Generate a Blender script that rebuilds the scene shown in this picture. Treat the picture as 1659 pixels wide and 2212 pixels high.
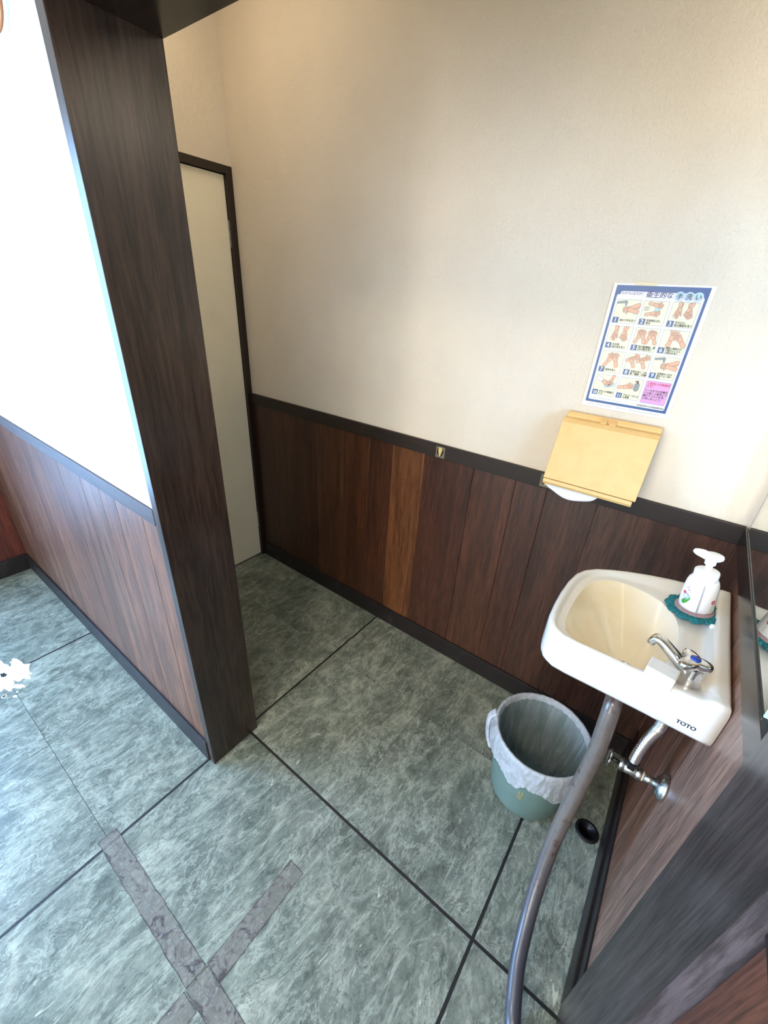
import bpy, bmesh, math, random
from mathutils import Vector, Matrix, noise

random.seed(7)
for o in list(bpy.data.objects): bpy.data.objects.remove(o)
scene = bpy.context.scene
COL = scene.collection

# ------------------------------------------------------------------ camera
W_PX, H_PX, F_PX = 1659, 2212, 895.69
RC = [[0.7970690, 0.6014512, 0.0541976],      # camera right, down, forward in the world
      [0.3185727, -0.3425420, -0.8838418],
      [-0.5130228, 0.7217488, -0.4646356]]
CAM = Vector((1.78468, -1.30083, 1.425))
cd = bpy.data.cameras.new('camera')
cam = bpy.data.objects.new('camera', cd); COL.objects.link(cam)
r, d, f = [Vector(v) for v in RC]
m = Matrix((r, -d, -f)).transposed().to_4x4(); m.translation = CAM
cam.matrix_world = m
cd.sensor_fit = 'VERTICAL'; cd.sensor_height = 36.0; cd.lens = 36.0 * F_PX / H_PX
cd.clip_start = 0.02; cd.clip_end = 60
scene.camera = cam

# ------------------------------------------------------------------ world, light, exposure
wd = bpy.data.worlds.new('sky'); scene.world = wd; wd.use_nodes = True
bg = wd.node_tree.nodes['Background']
bg.inputs[0].default_value = (0.70, 0.84, 1.0, 1); bg.inputs[1].default_value = 1.0

def area(name, loc, rot, sx, sy, power, col):
    l = bpy.data.lights.new(name, 'AREA'); l.shape = 'RECTANGLE'; l.size = sx; l.size_y = sy
    l.energy = power; l.color = col
    o = bpy.data.objects.new(name, l); COL.objects.link(o); o.location = loc; o.rotation_euler = rot
    return o
# daylight through the glazed entrance in the left wall, and through the front window
area('daylight_entrance', (-0.90, -2.40, 1.08), (0, -math.pi/2, 0), 1.75, 1.75, 178, (0.29, 0.565, 1.0))
area('daylight_front_door', (0.80, -4.12, 1.25), (math.pi/2, 0, 0), 0.42, 1.8, 32, (1.0, 0.93, 0.84))
area('daylight_front_window', (1.46, -4.12, 1.25), (math.pi/2, 0, 0), 0.80, 1.8, 20, (1.0, 0.94, 0.86))
# unseen warm lights: fill added behind the camera and over the mirror; passage lamp
area('front_fill_light', (1.6, -2.4, 2.38), (0, 0, 0), 0.5, 0.5, 20, (1.0, 0.82, 0.58))
area('mirror_fill_light', (1.965, -0.33, 1.93), (0, math.pi/2, 0), 0.10, 0.46, 1.3, (1.0, 0.86, 0.66))  # added to put the highlight on the post
area('passage_lamp_light', (0.38, -0.45, 2.41), (0, 0, 0), 0.5, 0.4, 2.4, (1.0, 0.82, 0.58))

vs = scene.view_settings
scene.display_settings.display_device = 'sRGB'
vs.view_transform = 'Standard'; vs.look = 'None'; vs.gamma = 1.0; vs.use_curve_mapping = False
vs.exposure = 0.36
try: scene.cycles.blur_glossy = 0.0        # keep the mirror's reflected daylight crisp
except Exception: pass

# ------------------------------------------------------------------ helpers
def link(o, parent=None):
    COL.objects.link(o)
    if parent is not None: o.parent = parent
    return o
def wloc(o):
    v = Vector((0, 0, 0))
    while o is not None:
        v += o.location; o = o.parent
    return v
def tag(o, label=None, cat=None, group=None, kind=None):
    if label: o['label'] = label
    if cat: o['category'] = cat
    if group: o['group'] = group
    if kind: o['kind'] = kind
    return o
def thing(name, label, cat, loc, group=None):
    o = bpy.data.objects.new(name, None); o.empty_display_size = 0.02
    o.location = loc; COL.objects.link(o)
    return tag(o, label, cat, group)
def mesh_obj(name, verts, faces, mat, parent=None, smooth=False, color=None, origin=None):
    """verts in world coordinates"""
    off = wloc(parent) if parent is not None else Vector((0, 0, 0))
    base = Vector(origin) if origin is not None else off
    me = bpy.data.meshes.new(name)
    me.from_pydata([tuple(Vector(v) - base) for v in verts], [], faces)
    me.materials.append(mat)
    if smooth:
        for p in me.polygons: p.use_smooth = True
    me.update()
    o = bpy.data.objects.new(name, me); o.location = base - off
    if color: o.color = (*color, 1)
    return link(o, parent)
class MB:
    def __init__(s): s.v = []; s.f = []
    def add(s, v, f):
        n = len(s.v); s.v += [tuple(x) for x in v]; s.f += [tuple(i + n for i in q) for q in f]; return s
    def box(s, lo, hi, ch=0.0):
        if ch <= 0:
            x0, y0, z0 = lo; x1, y1, z1 = hi
            v = [(x0,y0,z0),(x1,y0,z0),(x1,y1,z0),(x0,y1,z0),(x0,y0,z1),(x1,y0,z1),(x1,y1,z1),(x0,y1,z1)]
            return s.add(v, [(0,3,2,1),(4,5,6,7),(0,1,5,4),(1,2,6,5),(2,3,7,6),(3,0,4,7)])
        bm = bmesh.new(); bmesh.ops.create_cube(bm, size=1)
        for q in bm.verts:
            q.co = Vector([lo[i] + (q.co[i] + .5) * (hi[i] - lo[i]) for i in range(3)])
        bmesh.ops.bevel(bm, geom=list(bm.edges), offset=ch, segments=2, profile=0.6, affect='EDGES')
        bm.verts.index_update()
        s.add([q.co[:] for q in bm.verts], [[q.index for q in p.verts] for p in bm.faces]); bm.free(); return s
    def lathe(s, prof, c=(0, 0, 0), n=40, ex=1.0, ey=1.0):
        c = Vector(c); v = []; fs = []
        for (r, z) in prof:
            for k in range(n):
                a = 2 * math.pi * k / n; v.append(c + Vector((r * ex * math.cos(a), r * ey * math.sin(a), z)))
        for i in range(len(prof) - 1):
            for k in range(n):
                k2 = (k + 1) % n
                fs.append((i*n + k, i*n + k2, (i+1)*n + k2, (i+1)*n + k))
        if prof[0][0] > 1e-6: fs.append(tuple(reversed(range(n))))
        if prof[-1][0] > 1e-6: fs.append(tuple((len(prof)-1)*n + k for k in range(n)))
        return s.add(v, fs)
    def sweep(s, pts, rad, n=16, cap=True, sec=None):
        pts = [Vector(p) for p in pts]; N = len(pts)
        rad = rad if isinstance(rad, (list, tuple)) else [rad] * N
        t = [(pts[min(i+1, N-1)] - pts[max(i-1, 0)]).normalized() for i in range(N)]
        up = Vector((0, 0, 1)) if abs(t[0].z) < .9 else Vector((1, 0, 0))
        nrm = (up - t[0] * up.dot(t[0])).normalized(); v = []; fs = []
        for i in range(N):
            nrm = (nrm - t[i] * nrm.dot(t[i])).normalized(); b = t[i].cross(nrm)
            for k in range(n):
                a = 2 * math.pi * k / n; ca, sa = math.cos(a), math.sin(a)
                if sec: ca, sa = sec(a, i)
                v.append(pts[i] + (nrm * ca + b * sa) * rad[i])
        for i in range(N - 1):
            for k in range(n):
                k2 = (k + 1) % n; fs.append((i*n + k, i*n + k2, (i+1)*n + k2, (i+1)*n + k))
        if cap:
            fs.append(tuple(reversed(range(n)))); fs.append(tuple((N-1)*n + k for k in range(n)))
        return s.add(v, fs)
    def xform(s, M):
        s.v = [tuple(M @ Vector(q)) for q in s.v]; return s
    def build(s, name, mat, parent=None, smooth=False, color=None, origin=None):
        return mesh_obj(name, s.v, s.f, mat, parent, smooth, color, origin)
def catmull(pts, n=10):
    P = [Vector(p) for p in pts]; P = [P[0]*2 - P[1]] + P + [P[-1]*2 - P[-2]]; out = []
    for i in range(1, len(P) - 2):
        a, b, c, e = P[i-1], P[i], P[i+1], P[i+2]
        for k in range(n):
            t = k / n
            out.append(.5 * ((2*b) + (c-a)*t + (2*a - 5*b + 4*c - e)*t*t + (3*b - a - 3*c + e)*t**3))
    out.append(P[-2]); return out
def sst(a, b, x):
    t = max(0, min(1, (x - a) / (b - a))); return t * t * (3 - 2 * t)
def srgb(r, g, b):
    f = lambda c: (c/255/12.92) if c/255 <= .04045 else ((c/255 + .055) / 1.055) ** 2.4
    return (f(r), f(g), f(b))

# ------------------------------------------------------------------ materials
class NT:
    def __init__(s, name):
        s.m = bpy.data.materials.new(name); s.m.use_nodes = True; s.t = s.m.node_tree
        s.b = s.t.nodes['Principled BSDF']
    def n(s, typ, **kw):
        q = s.t.nodes.new(typ)
        for k, v in kw.items():
            if k.startswith('i_'):
                key = k[2:]; key = int(key) if key.isdigit() else key.replace('_', ' ')
                q.inputs[key].default_value = v
            else: setattr(q, k, v)
        return q
    def l(s, a, b): s.t.links.new(a, b)
    def set(s, **kw):
        for k, v in kw.items():
            k = k.replace('_', ' ')
            s.b.inputs[k].default_value = (*v, 1) if isinstance(v, tuple) and len(v) == 3 else v
        return s
    def ramp(s, fac, stops, interp='LINEAR'):
        q = s.n('ShaderNodeValToRGB'); cr = q.color_ramp; cr.interpolation = interp
        while len(cr.elements) < len(stops): cr.elements.new(0.5)
        for e, (p, c) in zip(cr.elements, stops):
            e.position = p; e.color = (c, c, c, 1) if not isinstance(c, tuple) else (*c, 1)
        s.l(fac, q.inputs[0]); return q.outputs[0]
    def mix(s, a, b, fac, mode='MIX'):
        q = s.n('ShaderNodeMix', data_type='RGBA', blend_type=mode)
        for sock, val in ((q.inputs[0], fac), (q.inputs[6], a), (q.inputs[7], b)):
            if hasattr(val, 'links'): s.l(val, sock)
            else: sock.default_value = val if not isinstance(val, tuple) else (*val, 1)
        return q.outputs[2]
    def coord(s, scale=(1, 1, 1), rnd=0.0, rot=(0, 0, 0)):
        tc = s.n('ShaderNodeTexCoord'); mp = s.n('ShaderNodeMapping')
        mp.inputs['Scale'].default_value = scale; mp.inputs['Rotation'].default_value = rot
        s.l(tc.outputs['Object'], mp.inputs[0])
        if rnd:
            oi = s.n('ShaderNodeObjectInfo'); ml = s.n('ShaderNodeMath', operation='MULTIPLY')
            s.l(oi.outputs['Random'], ml.inputs[0]); ml.inputs[1].default_value = rnd
            cb = s.n('ShaderNodeCombineXYZ')
            for i in range(3): s.l(ml.outputs[0], cb.inputs[i])
            ad = s.n('ShaderNodeVectorMath', operation='ADD')
            s.l(mp.outputs[0], ad.inputs[0]); s.l(cb.outputs[0], ad.inputs[1]); return ad.outputs[0]
        return mp.outputs[0]
    def noise(s, co, scale, detail=4, rough=.55, dist=0.0):
        q = s.n('ShaderNodeTexNoise'); s.l(co, q.inputs['Vector'])
        q.inputs['Scale'].default_value = scale; q.inputs['Detail'].default_value = detail
        q.inputs['Roughness'].default_value = rough; q.inputs['Distortion'].default_value = dist
        return q.outputs[0]
    def bump(s, h, strength, dist=.001):
        q = s.n('ShaderNodeBump'); q.inputs['Strength'].default_value = strength; q.inputs['Distance'].default_value = dist
        s.l(h, q.inputs['Height']); s.l(q.outputs[0], s.b.inputs['Normal']); return q

def simple(name, col, rough=.5, metal=0.0, **kw):
    return NT(name).set(Base_Color=col, Roughness=rough, Metallic=metal, **kw).m

def wood(name, axis='Z', rough=.35, contrast=1.0, bump=.25, tint=None):
    t = NT(name)
    st = {'Z': (1, 1, .07), 'X': (.07, 1, 1), 'Y': (1, .07, 1)}[axis]
    co = t.coord(st, rnd=17.0)
    g1 = t.noise(co, 22, 5, .6, .9); g2 = t.noise(co, 150, 4, .7, .2); g3 = t.noise(co, 5, 3, .5, 1.2)
    oi = t.n('ShaderNodeObjectInfo')
    base = oi.outputs['Color']
    a = t.ramp(g1, [(.36, 1 - .60*contrast), (.62, 1.0)])
    b = t.ramp(g2, [(.38, 1 - .62*contrast), (.58, 1.0)])
    c = t.ramp(g3, [(.30, 1 - .35*contrast), (.75, 1.0)])
    x = t.mix(base, a, 1.0, 'MULTIPLY'); x = t.mix(x, b, 1.0, 'MULTIPLY'); x = t.mix(x, c, .8, 'MULTIPLY')
    t.l(x, t.b.inputs['Base Color'])
    t.set(Roughness=rough)
    t.bump(g2, bump, .0006)
    return t.m
M_PANEL = wood('panel_wood', 'Z', .40, .78, .3)
M_POST = wood('post_wood', 'Z', .30, .9, .5)
M_HEAD = wood('head_wood', 'X', .22, .9, .25)
M_RAILX = wood('rail_wood_x', 'X', .55, .6, .2)
M_RAILY = wood('rail_wood_y', 'Y', .22, .6, .1)

def wallpaper(name, col, strength=.55, scale=1.0):
    t = NT(name); co = t.coord((1, 1, .75))
    n1 = t.noise(co, 210 * scale, 3, .6, 1.4); n2 = t.noise(co, 75 * scale, 2, .5, .6); n3 = t.noise(t.coord(), 3, 3, .6)
    h = t.mix(n1, n2, .45)
    t.bump(h, strength, .0045)
    dirt = t.ramp(n3, [(.3, .93), (.6, 1.0)])
    t.l(t.mix(col, dirt, 1.0, 'MULTIPLY'), t.b.inputs['Base Color'])
    t.set(Roughness=.75); t.b.inputs['Specular IOR Level'].default_value = .2
    return t.m
M_WALL = wallpaper('textured_wallpaper', srgb(231, 219, 200), .80, .7)
M_WALLP = wallpaper('blobby_wallpaper', srgb(206, 205, 203), 1.0, .40)
M_WPLAIN = simple('plain_plaster', srgb(222, 214, 200), .8)

def floor_mat():
    t = NT('slate_vinyl')
    co = t.coord((1, 1, 1), rnd=23.0)
    # per-tile grain direction
    def stretch(rot, sc):
        mp = t.n('ShaderNodeMapping'); mp.inputs['Rotation'].default_value = (0, 0, rot); mp.inputs['Scale'].default_value = sc
        t.l(co, mp.inputs[0]); return mp.outputs[0]
    # a slow field chooses the cleft direction, two streaked layers are mixed by it
    fld = t.ramp(t.noise(co, 5.0, 2, .5, .4), [(.44, 0.0), (.56, 1.0)])
    sA = t.noise(stretch(.55, (1, .42, 1)), 70, 7, .74, .45); sB = t.noise(stretch(-.75, (1, .40, 1)), 62, 7, .74, .45)
    g2 = t.mix(sA, sB, fld)
    g = t.noise(co, 8.5, 6, .68, .9); g3 = t.noise(co, 3.0, 3, .55, .6)
    a = t.ramp(g, [(.34, srgb(100, 110, 102)), (.48, srgb(122, 132, 122)), (.58, srgb(138, 146, 135)), (.70, srgb(166, 172, 158))])
    b = t.ramp(g2, [(.36, .56), (.50, .95), (.64, 1.22)])
    x = t.mix(a, b, .9, 'MULTIPLY')
    x = t.mix(x, t.ramp(g3, [(.38, .80), (.62, 1.0)]), 1.0, 'MULTIPLY')
    fine = t.noise(stretch(.2, (1, .7, 1)), 260, 4, .7, .6)
    x = t.mix(x, t.ramp(fine, [(.36, .72), (.52, 1.0)]), .8, 'MULTIPLY')
    for rot, sc_ in ((.95, 9), (-.35, 7.5)):
        rv = t.noise(stretch(rot, (1, .38, 1)), sc_, 6, .70, .7)
        x = t.mix(x, srgb(196, 204, 190), t.ramp(rv, [(.48, 0.0), (.50, .34), (.512, .10), (.54, 0.0)]))
    # pale mineral flecks
    for rot, th in ((.9, .70), (-.5, .715)):
        fl_ = t.noise(stretch(rot, (70, 17, 1)), 1.0, 2, .5, .8)
        x = t.mix(x, srgb(206, 212, 196), t.ramp(fl_, [(th + .02, 0.0), (th + .07, .7)]))
    # dark hair cracks
    vn = t.noise(stretch(.3, (1, .6, 1)), 11, 5, .66, .9)
    x = t.mix(x, srgb(44, 54, 52), t.ramp(vn, [(.488, 0.0), (.50, .60), (.512, 0.0)]))
    t.l(x, t.b.inputs['Base Color'])
    rg = t.ramp(g2, [(.3, .30), (.7, .44)]); t.l(rg, t.b.inputs['Roughness'])
    t.bump(g2, .35, .0010)
    return t.m
M_TILE = floor_mat()
M_INLAY = simple('black_inlay', srgb(26, 28, 32), .45)
M_SUB = simple('joint_adhesive', srgb(52, 58, 58), .9)

def basemat(name, col, rough):
    t = NT(name); co = t.coord(); n = t.noise(co, 14, 4, .65); n2 = t.noise(co, 60, 3, .7)
    c = t.mix(col, srgb(86, 82, 92), t.ramp(n, [(.55, 0.0), (.80, .30)]))
    t.l(c, t.b.inputs['Base Color']); t.set(Roughness=rough); t.bump(n2, .1, .0005); return t.m
M_BASE = basemat('baseboard_paint', srgb(25, 19, 20), .45)

def porcelain():
    t = NT('porcelain'); co = t.coord()
    n = t.noise(co, 16, 4, .6); n2 = t.noise(co, 55, 3, .6)
    c = t.mix(srgb(220, 216, 208), srgb(216, 205, 184), t.ramp(n, [(.50, 0.0), (.80, .55)]))
    c = t.mix(c, srgb(176, 150, 104), t.ramp(n2, [(.66, 0.0), (.80, .18)]))
    t.l(c, t.b.inputs['Base Color']); t.set(Roughness=.16); t.b.inputs['Coat Weight'].default_value = .3
    return t.m
M_PORC = porcelain()
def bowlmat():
    t = NT('stained_shaded_porcelain'); co = t.coord(); n = t.noise(co, 9, 4, .6)
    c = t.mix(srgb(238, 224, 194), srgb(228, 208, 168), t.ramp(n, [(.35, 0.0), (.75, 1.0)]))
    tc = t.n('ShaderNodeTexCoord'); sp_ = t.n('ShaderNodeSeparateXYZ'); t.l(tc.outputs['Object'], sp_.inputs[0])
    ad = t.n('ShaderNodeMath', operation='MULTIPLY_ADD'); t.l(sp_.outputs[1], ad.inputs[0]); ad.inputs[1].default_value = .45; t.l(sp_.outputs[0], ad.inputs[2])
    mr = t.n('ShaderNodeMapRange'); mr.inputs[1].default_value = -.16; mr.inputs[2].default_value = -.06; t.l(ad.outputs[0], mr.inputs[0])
    c = t.mix(c, srgb(238, 232, 220), mr.outputs[0])  # whiter towards the back: partly stain, partly shading painted into the colour
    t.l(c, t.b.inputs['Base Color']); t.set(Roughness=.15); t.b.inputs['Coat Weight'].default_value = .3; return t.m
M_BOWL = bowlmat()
def chrome(name, col, r0, r1, sc=60):
    t = NT(name); n = t.noise(t.coord(), sc, 4, .65)
    t.l(t.ramp(n, [(.35, r0), (.7, r1)]), t.b.inputs['Roughness']); t.set(Base_Color=col, Metallic=1.0)
    t.l(t.mix(col, tuple(.55*c for c in col), t.ramp(n, [(.55, 0.0), (.75, .6)])), t.b.inputs['Base Color']); return t.m
M_CHROME = chrome('chrome', srgb(214, 212, 210), .06, .20)
M_CHROME_OLD = chrome('tarnished_chrome', srgb(186, 188, 186), .14, .42, 90)
M_FLEX = chrome('flex_steel', srgb(206, 202, 200), .18, .30, 30)
M_DARKMETAL = simple('dark_metal', srgb(50, 50, 52), .4, .8)
M_BLACK = simple('black_rubber', srgb(14, 14, 15), .6)
M_BLUE = simple('blue_button', srgb(30, 62, 150), .25)
M_WHITEPL = simple('white_plastic', srgb(240, 240, 240), .30)
M_GREYPL = simple('grey_print', srgb(168, 170, 172), .4)
def spongemat():
    t = NT('melamine_foam'); n = t.noise(t.coord(), 500, 3, .6); t.bump(n, .25, .0006)
    n2 = t.noise(t.coord(), 90, 4, .7)
    t.l(t.mix(srgb(222, 221, 218), srgb(196, 190, 178), t.ramp(n2, [(.55, 0.0), (.75, .5)])), t.b.inputs['Base Color']); t.set(Roughness=.9); return t.m
M_SPONGE = spongemat()
def yarn(name, c1, c2):
    t = NT(name); co = t.coord(); n = t.noise(co, 420, 3, .6, .8); n2 = t.noise(co, 900, 2, .5)
    t.l(t.mix(c1, c2, t.ramp(n, [(.35, 0.0), (.65, 1.0)])), t.b.inputs['Base Color'])
    t.set(Roughness=.95); t.bump(t.mix(n, n2, .5), .9, .002); return t.m
M_TEAL = yarn('teal_yarn', srgb(12, 84, 92), srgb(40, 140, 148))
M_PINKY = yarn('faded_pink_yarn', srgb(150, 122, 128), srgb(190, 160, 160))
def creamplastic():
    t = NT('cream_enamel'); co = t.coord(); n = t.noise(co, 30, 4, .6); n2 = t.noise(co, 600, 2, .5)
    t.l(t.mix(srgb(234, 194, 130), srgb(222, 178, 112), t.ramp(n, [(.4, 0.0), (.8, .6)])), t.b.inputs['Base Color'])
    t.set(Roughness=.42); t.bump(n2, .08, .0004); return t.m
M_CREAM = creamplastic()
M_SLOT = simple('slot_shadow_gap', srgb(60, 44, 26), .8)
def binmat():
    t = NT('sage_plastic'); co = t.coord(); n = t.noise(co, 700, 2, .6); n2 = t.noise(co, 8, 3, .6)
    t.l(t.mix(srgb(104, 128, 121), srgb(86, 108, 103), t.ramp(n2, [(.4, 0.0), (.75, .6)])), t.b.inputs['Base Color'])
    t.set(Roughness=.48); t.bump(n, .12, .0004); return t.m
M_BIN = binmat()
def linermat(name, f0, f1, zs=.5):
    t = NT(name); nd = t.t.nodes; out = nd['Material Output']
    tr = t.n('ShaderNodeBsdfTransparent'); tl = t.n('ShaderNodeBsdfTranslucent'); mx = t.n('ShaderNodeMixShader'); mx2 = t.n('ShaderNodeMixShader')
    tl.inputs[0].default_value = (.80, .82, .88, 1); tr.inputs[0].default_value = (.92, .94, .96, 1)
    t.set(Base_Color=(.82, .84, .90), Roughness=.35)
    n = t.noise(t.coord((1, 1, zs)), 38, 4, .6, 1.5)
    t.bump(n, .5, .004)
    mx.inputs[0].default_value = .35; t.l(t.b.outputs[0], mx.inputs[1]); t.l(tl.outputs[0], mx.inputs[2])
    fac = t.ramp(n, [(.38, f0), (.62, f1)])
    t.l(fac, mx2.inputs[0]); t.l(mx.outputs[0], mx2.inputs[1]); t.l(tr.outputs[0], mx2.inputs[2])
    t.l(mx2.outputs[0], out.inputs[0]); return t.m
M_LINER = linermat('thin_bag_plastic', .22, .45); M_LINER_IN = linermat('clinging_bag_plastic', .86, .60, .05)
def hosemat():
    t = NT('weathered_drain_hose'); co = t.coord()
    n = t.noise(co, 26, 4, .65); n2 = t.noise(co, 60, 3, .7)
    # the upper length is a tan grey metal pipe, the lower length a darker rubber hose
    sp = t.n('ShaderNodeSeparateXYZ'); tc = t.n('ShaderNodeTexCoord'); t.l(tc.outputs['Object'], sp.inputs[0])
    mr = t.n('ShaderNodeMapRange'); mr.inputs[1].default_value = .10; mr.inputs[2].default_value = .36; t.l(sp.outputs[2], mr.inputs[0])
    c = t.mix(srgb(58, 58, 68), srgb(102, 95, 90), mr.outputs[0])
    c = t.mix(c, srgb(70, 44, 38), t.ramp(n, [(.57, 0.0), (.64, .9)]))
    c = t.mix(c, srgb(60, 56, 58), t.ramp(n2, [(.5, 0.0), (.8, .5)]))
    t.l(c, t.b.inputs['Base Color']); t.set(Roughness=.30); t.b.inputs['Coat Weight'].default_value = .5; t.b.inputs['Coat Roughness'].default_value = .12; t.bump(n2, .1, .0006); return t.m
M_HOSE = hosemat()
M_PAPER = simple('white_paper', srgb(236, 238, 246), .85)
M_DOOR = (lambda t: (t.l(t.mix(srgb(248, 240, 214), srgb(232, 220, 188), t.ramp(t.noise(t.coord(), 5, 3, .6), [(.45, 0.0), (.8, .5)])), t.b.inputs['Base Color']), t.set(Roughness=.55), t.m)[-1])(NT('door_paint'))
M_FRAME = simple('dark_frame_paint', srgb(38, 28, 22), .40)
M_GLASSM = (lambda t: (t.set(Base_Color=(.90, .93, .91), Metallic=1.0, Roughness=.015), t.m)[-1])(NT('mirror_silver'))
M_GEDGE = simple('mirror_edge', srgb(206, 218, 200), .2)
M_ALU = simple('aluminium', srgb(170, 172, 176), .35, .9)
def panemat():
    t = NT('window_glass'); out = t.t.nodes['Material Output']
    tr = t.n('ShaderNodeBsdfTransparent'); gl = t.n('ShaderNodeBsdfGlossy'); gl.inputs['Roughness'].default_value = .02
    mx = t.n('ShaderNodeMixShader'); mx.inputs[0].default_value = .06
    t.l(tr.outputs[0], mx.inputs[1]); t.l(gl.outputs[0], mx.inputs[2]); t.l(mx.outputs[0], out.inputs[0]); return t.m
M_PANE = panemat()
def tapemat():
    t = NT('old_tape_residue'); out = t.t.nodes['Material Output']; co = t.coord()
    n = t.noise(co, 26, 5, .7, 1.5); n2 = t.noise(co, 90, 4, .7)
    c = t.mix(srgb(150, 147, 140), srgb(80, 74, 78), t.ramp(n, [(.50, 0.0), (.62, 1.0)]))
    c = t.mix(c, srgb(190, 198, 200), t.ramp(n2, [(.56, 0.0), (.66, .6)]))
    t.l(c, t.b.inputs['Base Color']); t.set(Roughness=.38); t.bump(n2, .2, .0006)
    tr = t.n('ShaderNodeBsdfTransparent'); mx = t.n('ShaderNodeMixShader')
    t.l(t.ramp(n, [(.40, .82), (.62, .36)]), mx.inputs[0]); t.l(t.b.outputs[0], mx.inputs[1]); t.l(tr.outputs[0], mx.inputs[2]); t.l(mx.outputs[0], out.inputs[0]); return t.m
M_TAPE = tapemat()
M_TAPEEDGE = simple('tape_edge_grime', srgb(62, 60, 62), .7)
M_CHIP = simple('bare_white_filler', srgb(232, 234, 226), .8)
M_CORD = simple('brown_cord', srgb(170, 120, 82), .9)
M_AMBER = simple('yellowed_glue', srgb(214, 190, 120), .7)
M_STICKER = simple('grey_pad_residue', srgb(112, 106, 92), .7)
M_GOLD = simple('gold_print', srgb(160, 142, 80), .45)

# ------------------------------------------------------------------ room dimensions (metres)
DADO, RAIL, WX, WXF = 0.952, 0.051, 1.991, 2.006
XP, Y1, Y2, HEAD, JT = 0.889, -0.929, -0.7555, 1.779, 0.026
YP = -0.921            # plaster/panel face of the partition, front room side
YPB = -0.763           # back side
XL, YF, CEIL = -0.82, -4.0, 2.42
ST = dict(kind='structure')

# ------------------------------------------------------------------ floor: 457 mm vinyl tiles with black inlay every second joint
fl = MB().box((XL - .1, YF - .1, -.05), (WXF + .1, .06, -.0022)).build('floor', M_SUB); tag(fl, **ST)
T = .457
xs = [XL - .05, -0.517, -0.060, 0.3985, 0.859, 1.312, 1.769, WXF + .02]
ys = [.01, -0.325, -0.7815, -1.2395, -1.697, -2.154, -2.61, -3.07, -3.53, YF]
INL_X = (-0.060, 0.859, 1.769); INL_Y = (-0.7815, -1.697, -2.61)
hw = .0042; gap = .0006
for i in range(len(xs) - 1):
    for j in range(len(ys) - 1):
        a = xs[i] + (hw if xs[i] in INL_X else gap); b = xs[i+1] - (hw if xs[i+1] in INL_X else gap)
        c = ys[j+1] + (hw if ys[j+1] in INL_Y else gap); e = ys[j] - (hw if ys[j] in INL_Y else gap)
        ctr = ((a + b) / 2, (c + e) / 2, 0)
        o = MB().box((a, c, -.0022), (b, e, 0)).build('floor_tile', M_TILE, fl, origin=ctr)
for x in INL_X:
    MB().box((x - hw, YF, -.0022), (x + hw, .01, -.0003)).build('inlay_strip', M_INLAY, fl)
for y in INL_Y:
    MB().box((XL, y - hw, -.0022), (WXF, y + hw, -.00031)).build('inlay_strip', M_INLAY, fl)

# bare worn patch in the tiles near the left edge (filler showing through)
def blob(name, cx, cy, pts, mat, z0, z1, parent):
    n = len(pts)
    v = [(cx + p[0], cy + p[1], z0) for p in pts] + [(cx + p[0], cy + p[1], z1) for p in pts]
    f_ = [tuple(range(n - 1, -1, -1)), tuple(range(n, 2*n))] + [(k, (k+1) % n, n + (k+1) % n, n + k) for k in range(n)]
    return mesh_obj(name, v, f_, mat, parent)
def ragged(rx, ry, n, jag, ang, seed):
    rr = random.Random(seed); out = []
    for k in range(n):
        a = 2*math.pi*k/n; q = 1 + jag * (rr.random() - .5) * 2 * (1 if k % 2 else .4)
        x, y = rx*q*math.cos(a), ry*q*math.sin(a)
        out.append((x*math.cos(ang) - y*math.sin(ang), x*math.sin(ang) + y*math.cos(ang)))
    return out
for (cx_, cy_, rx, ry, n, jg, an, sd) in [(-.055, -1.215, .075, .045, 30, .45, .2, 1), (-.11, -1.25, .09, .03, 26, .5, .1, 2), (-.015, -1.262, .060, .022, 24, .5, .35, 3),
                                       (-.09, -1.19, .045, .016, 18, .5, .3, 4), (.045, -1.222, .022, .008, 12, .4, .5, 5), (-.02, -1.185, .03, .008, 14, .4, .3, 6), (.085, -1.247, .009, .006, 10, .2, .5, 7), (.068, -1.236, .005, .003, 8, .2, .5, 8)]:
    blob('worn_patch', cx_, cy_, ragged(rx, ry, n, jg, an, sd), M_CHIP, -.001, .0003 + .00002*sd, fl)
ringb = MB().lathe([(.0085, .0), (.0085, .0008), (.0055, .0008), (.0055, .0004)], (.055, -1.272, 0), 20).build('worn_patch', M_CHIP, fl)
MB().lathe([(.0056, .0), (.0056, .0006)], (.055, -1.272, 0), 16).build('worn_patch', M_INLAY, fl)
blob('worn_patch', -.065, -1.243, ragged(.016, .008, 16, .4, .2, 9), M_INLAY, -.001, .0009, fl)

# ------------------------------------------------------------------ walls
PANEL_COLS = [srgb(*c) for c in [(78, 44, 30), (92, 54, 34), (82, 46, 31), (96, 58, 35), (92, 53, 32), (88, 50, 32), (126, 78, 45), (86, 49, 35), (96, 57, 39), (88, 51, 36), (84, 52, 40), (90, 58, 45), (86, 54, 42)]]  # the brightest entry has the daylight on its plank painted in
def plankx(x0, x1, yf, sgn, z0, z1, parent, col, th=.006, ch=.0012):
    """vertical board whose face looks along -y (sgn=-1)"""
    b = yf - sgn * th
    p = [(x0, b), (x0, yf - sgn*ch), (x0 + ch, yf), (x1 - ch, yf), (x1, yf - sgn*ch), (x1, b)]
    if sgn > 0: p = p[::-1]
    n = len(p); v = [(q[0], q[1], z0) for q in p] + [(q[0], q[1], z1) for q in p]
    f_ = [tuple(range(n-1, -1, -1)), tuple(range(n, 2*n))] + [(k, (k+1) % n, n + (k+1) % n, n + k) for k in range(n)]
    return mesh_obj('wall_plank', v, f_, M_PANEL, parent, color=col, origin=((x0+x1)/2, b, z0))
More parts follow.
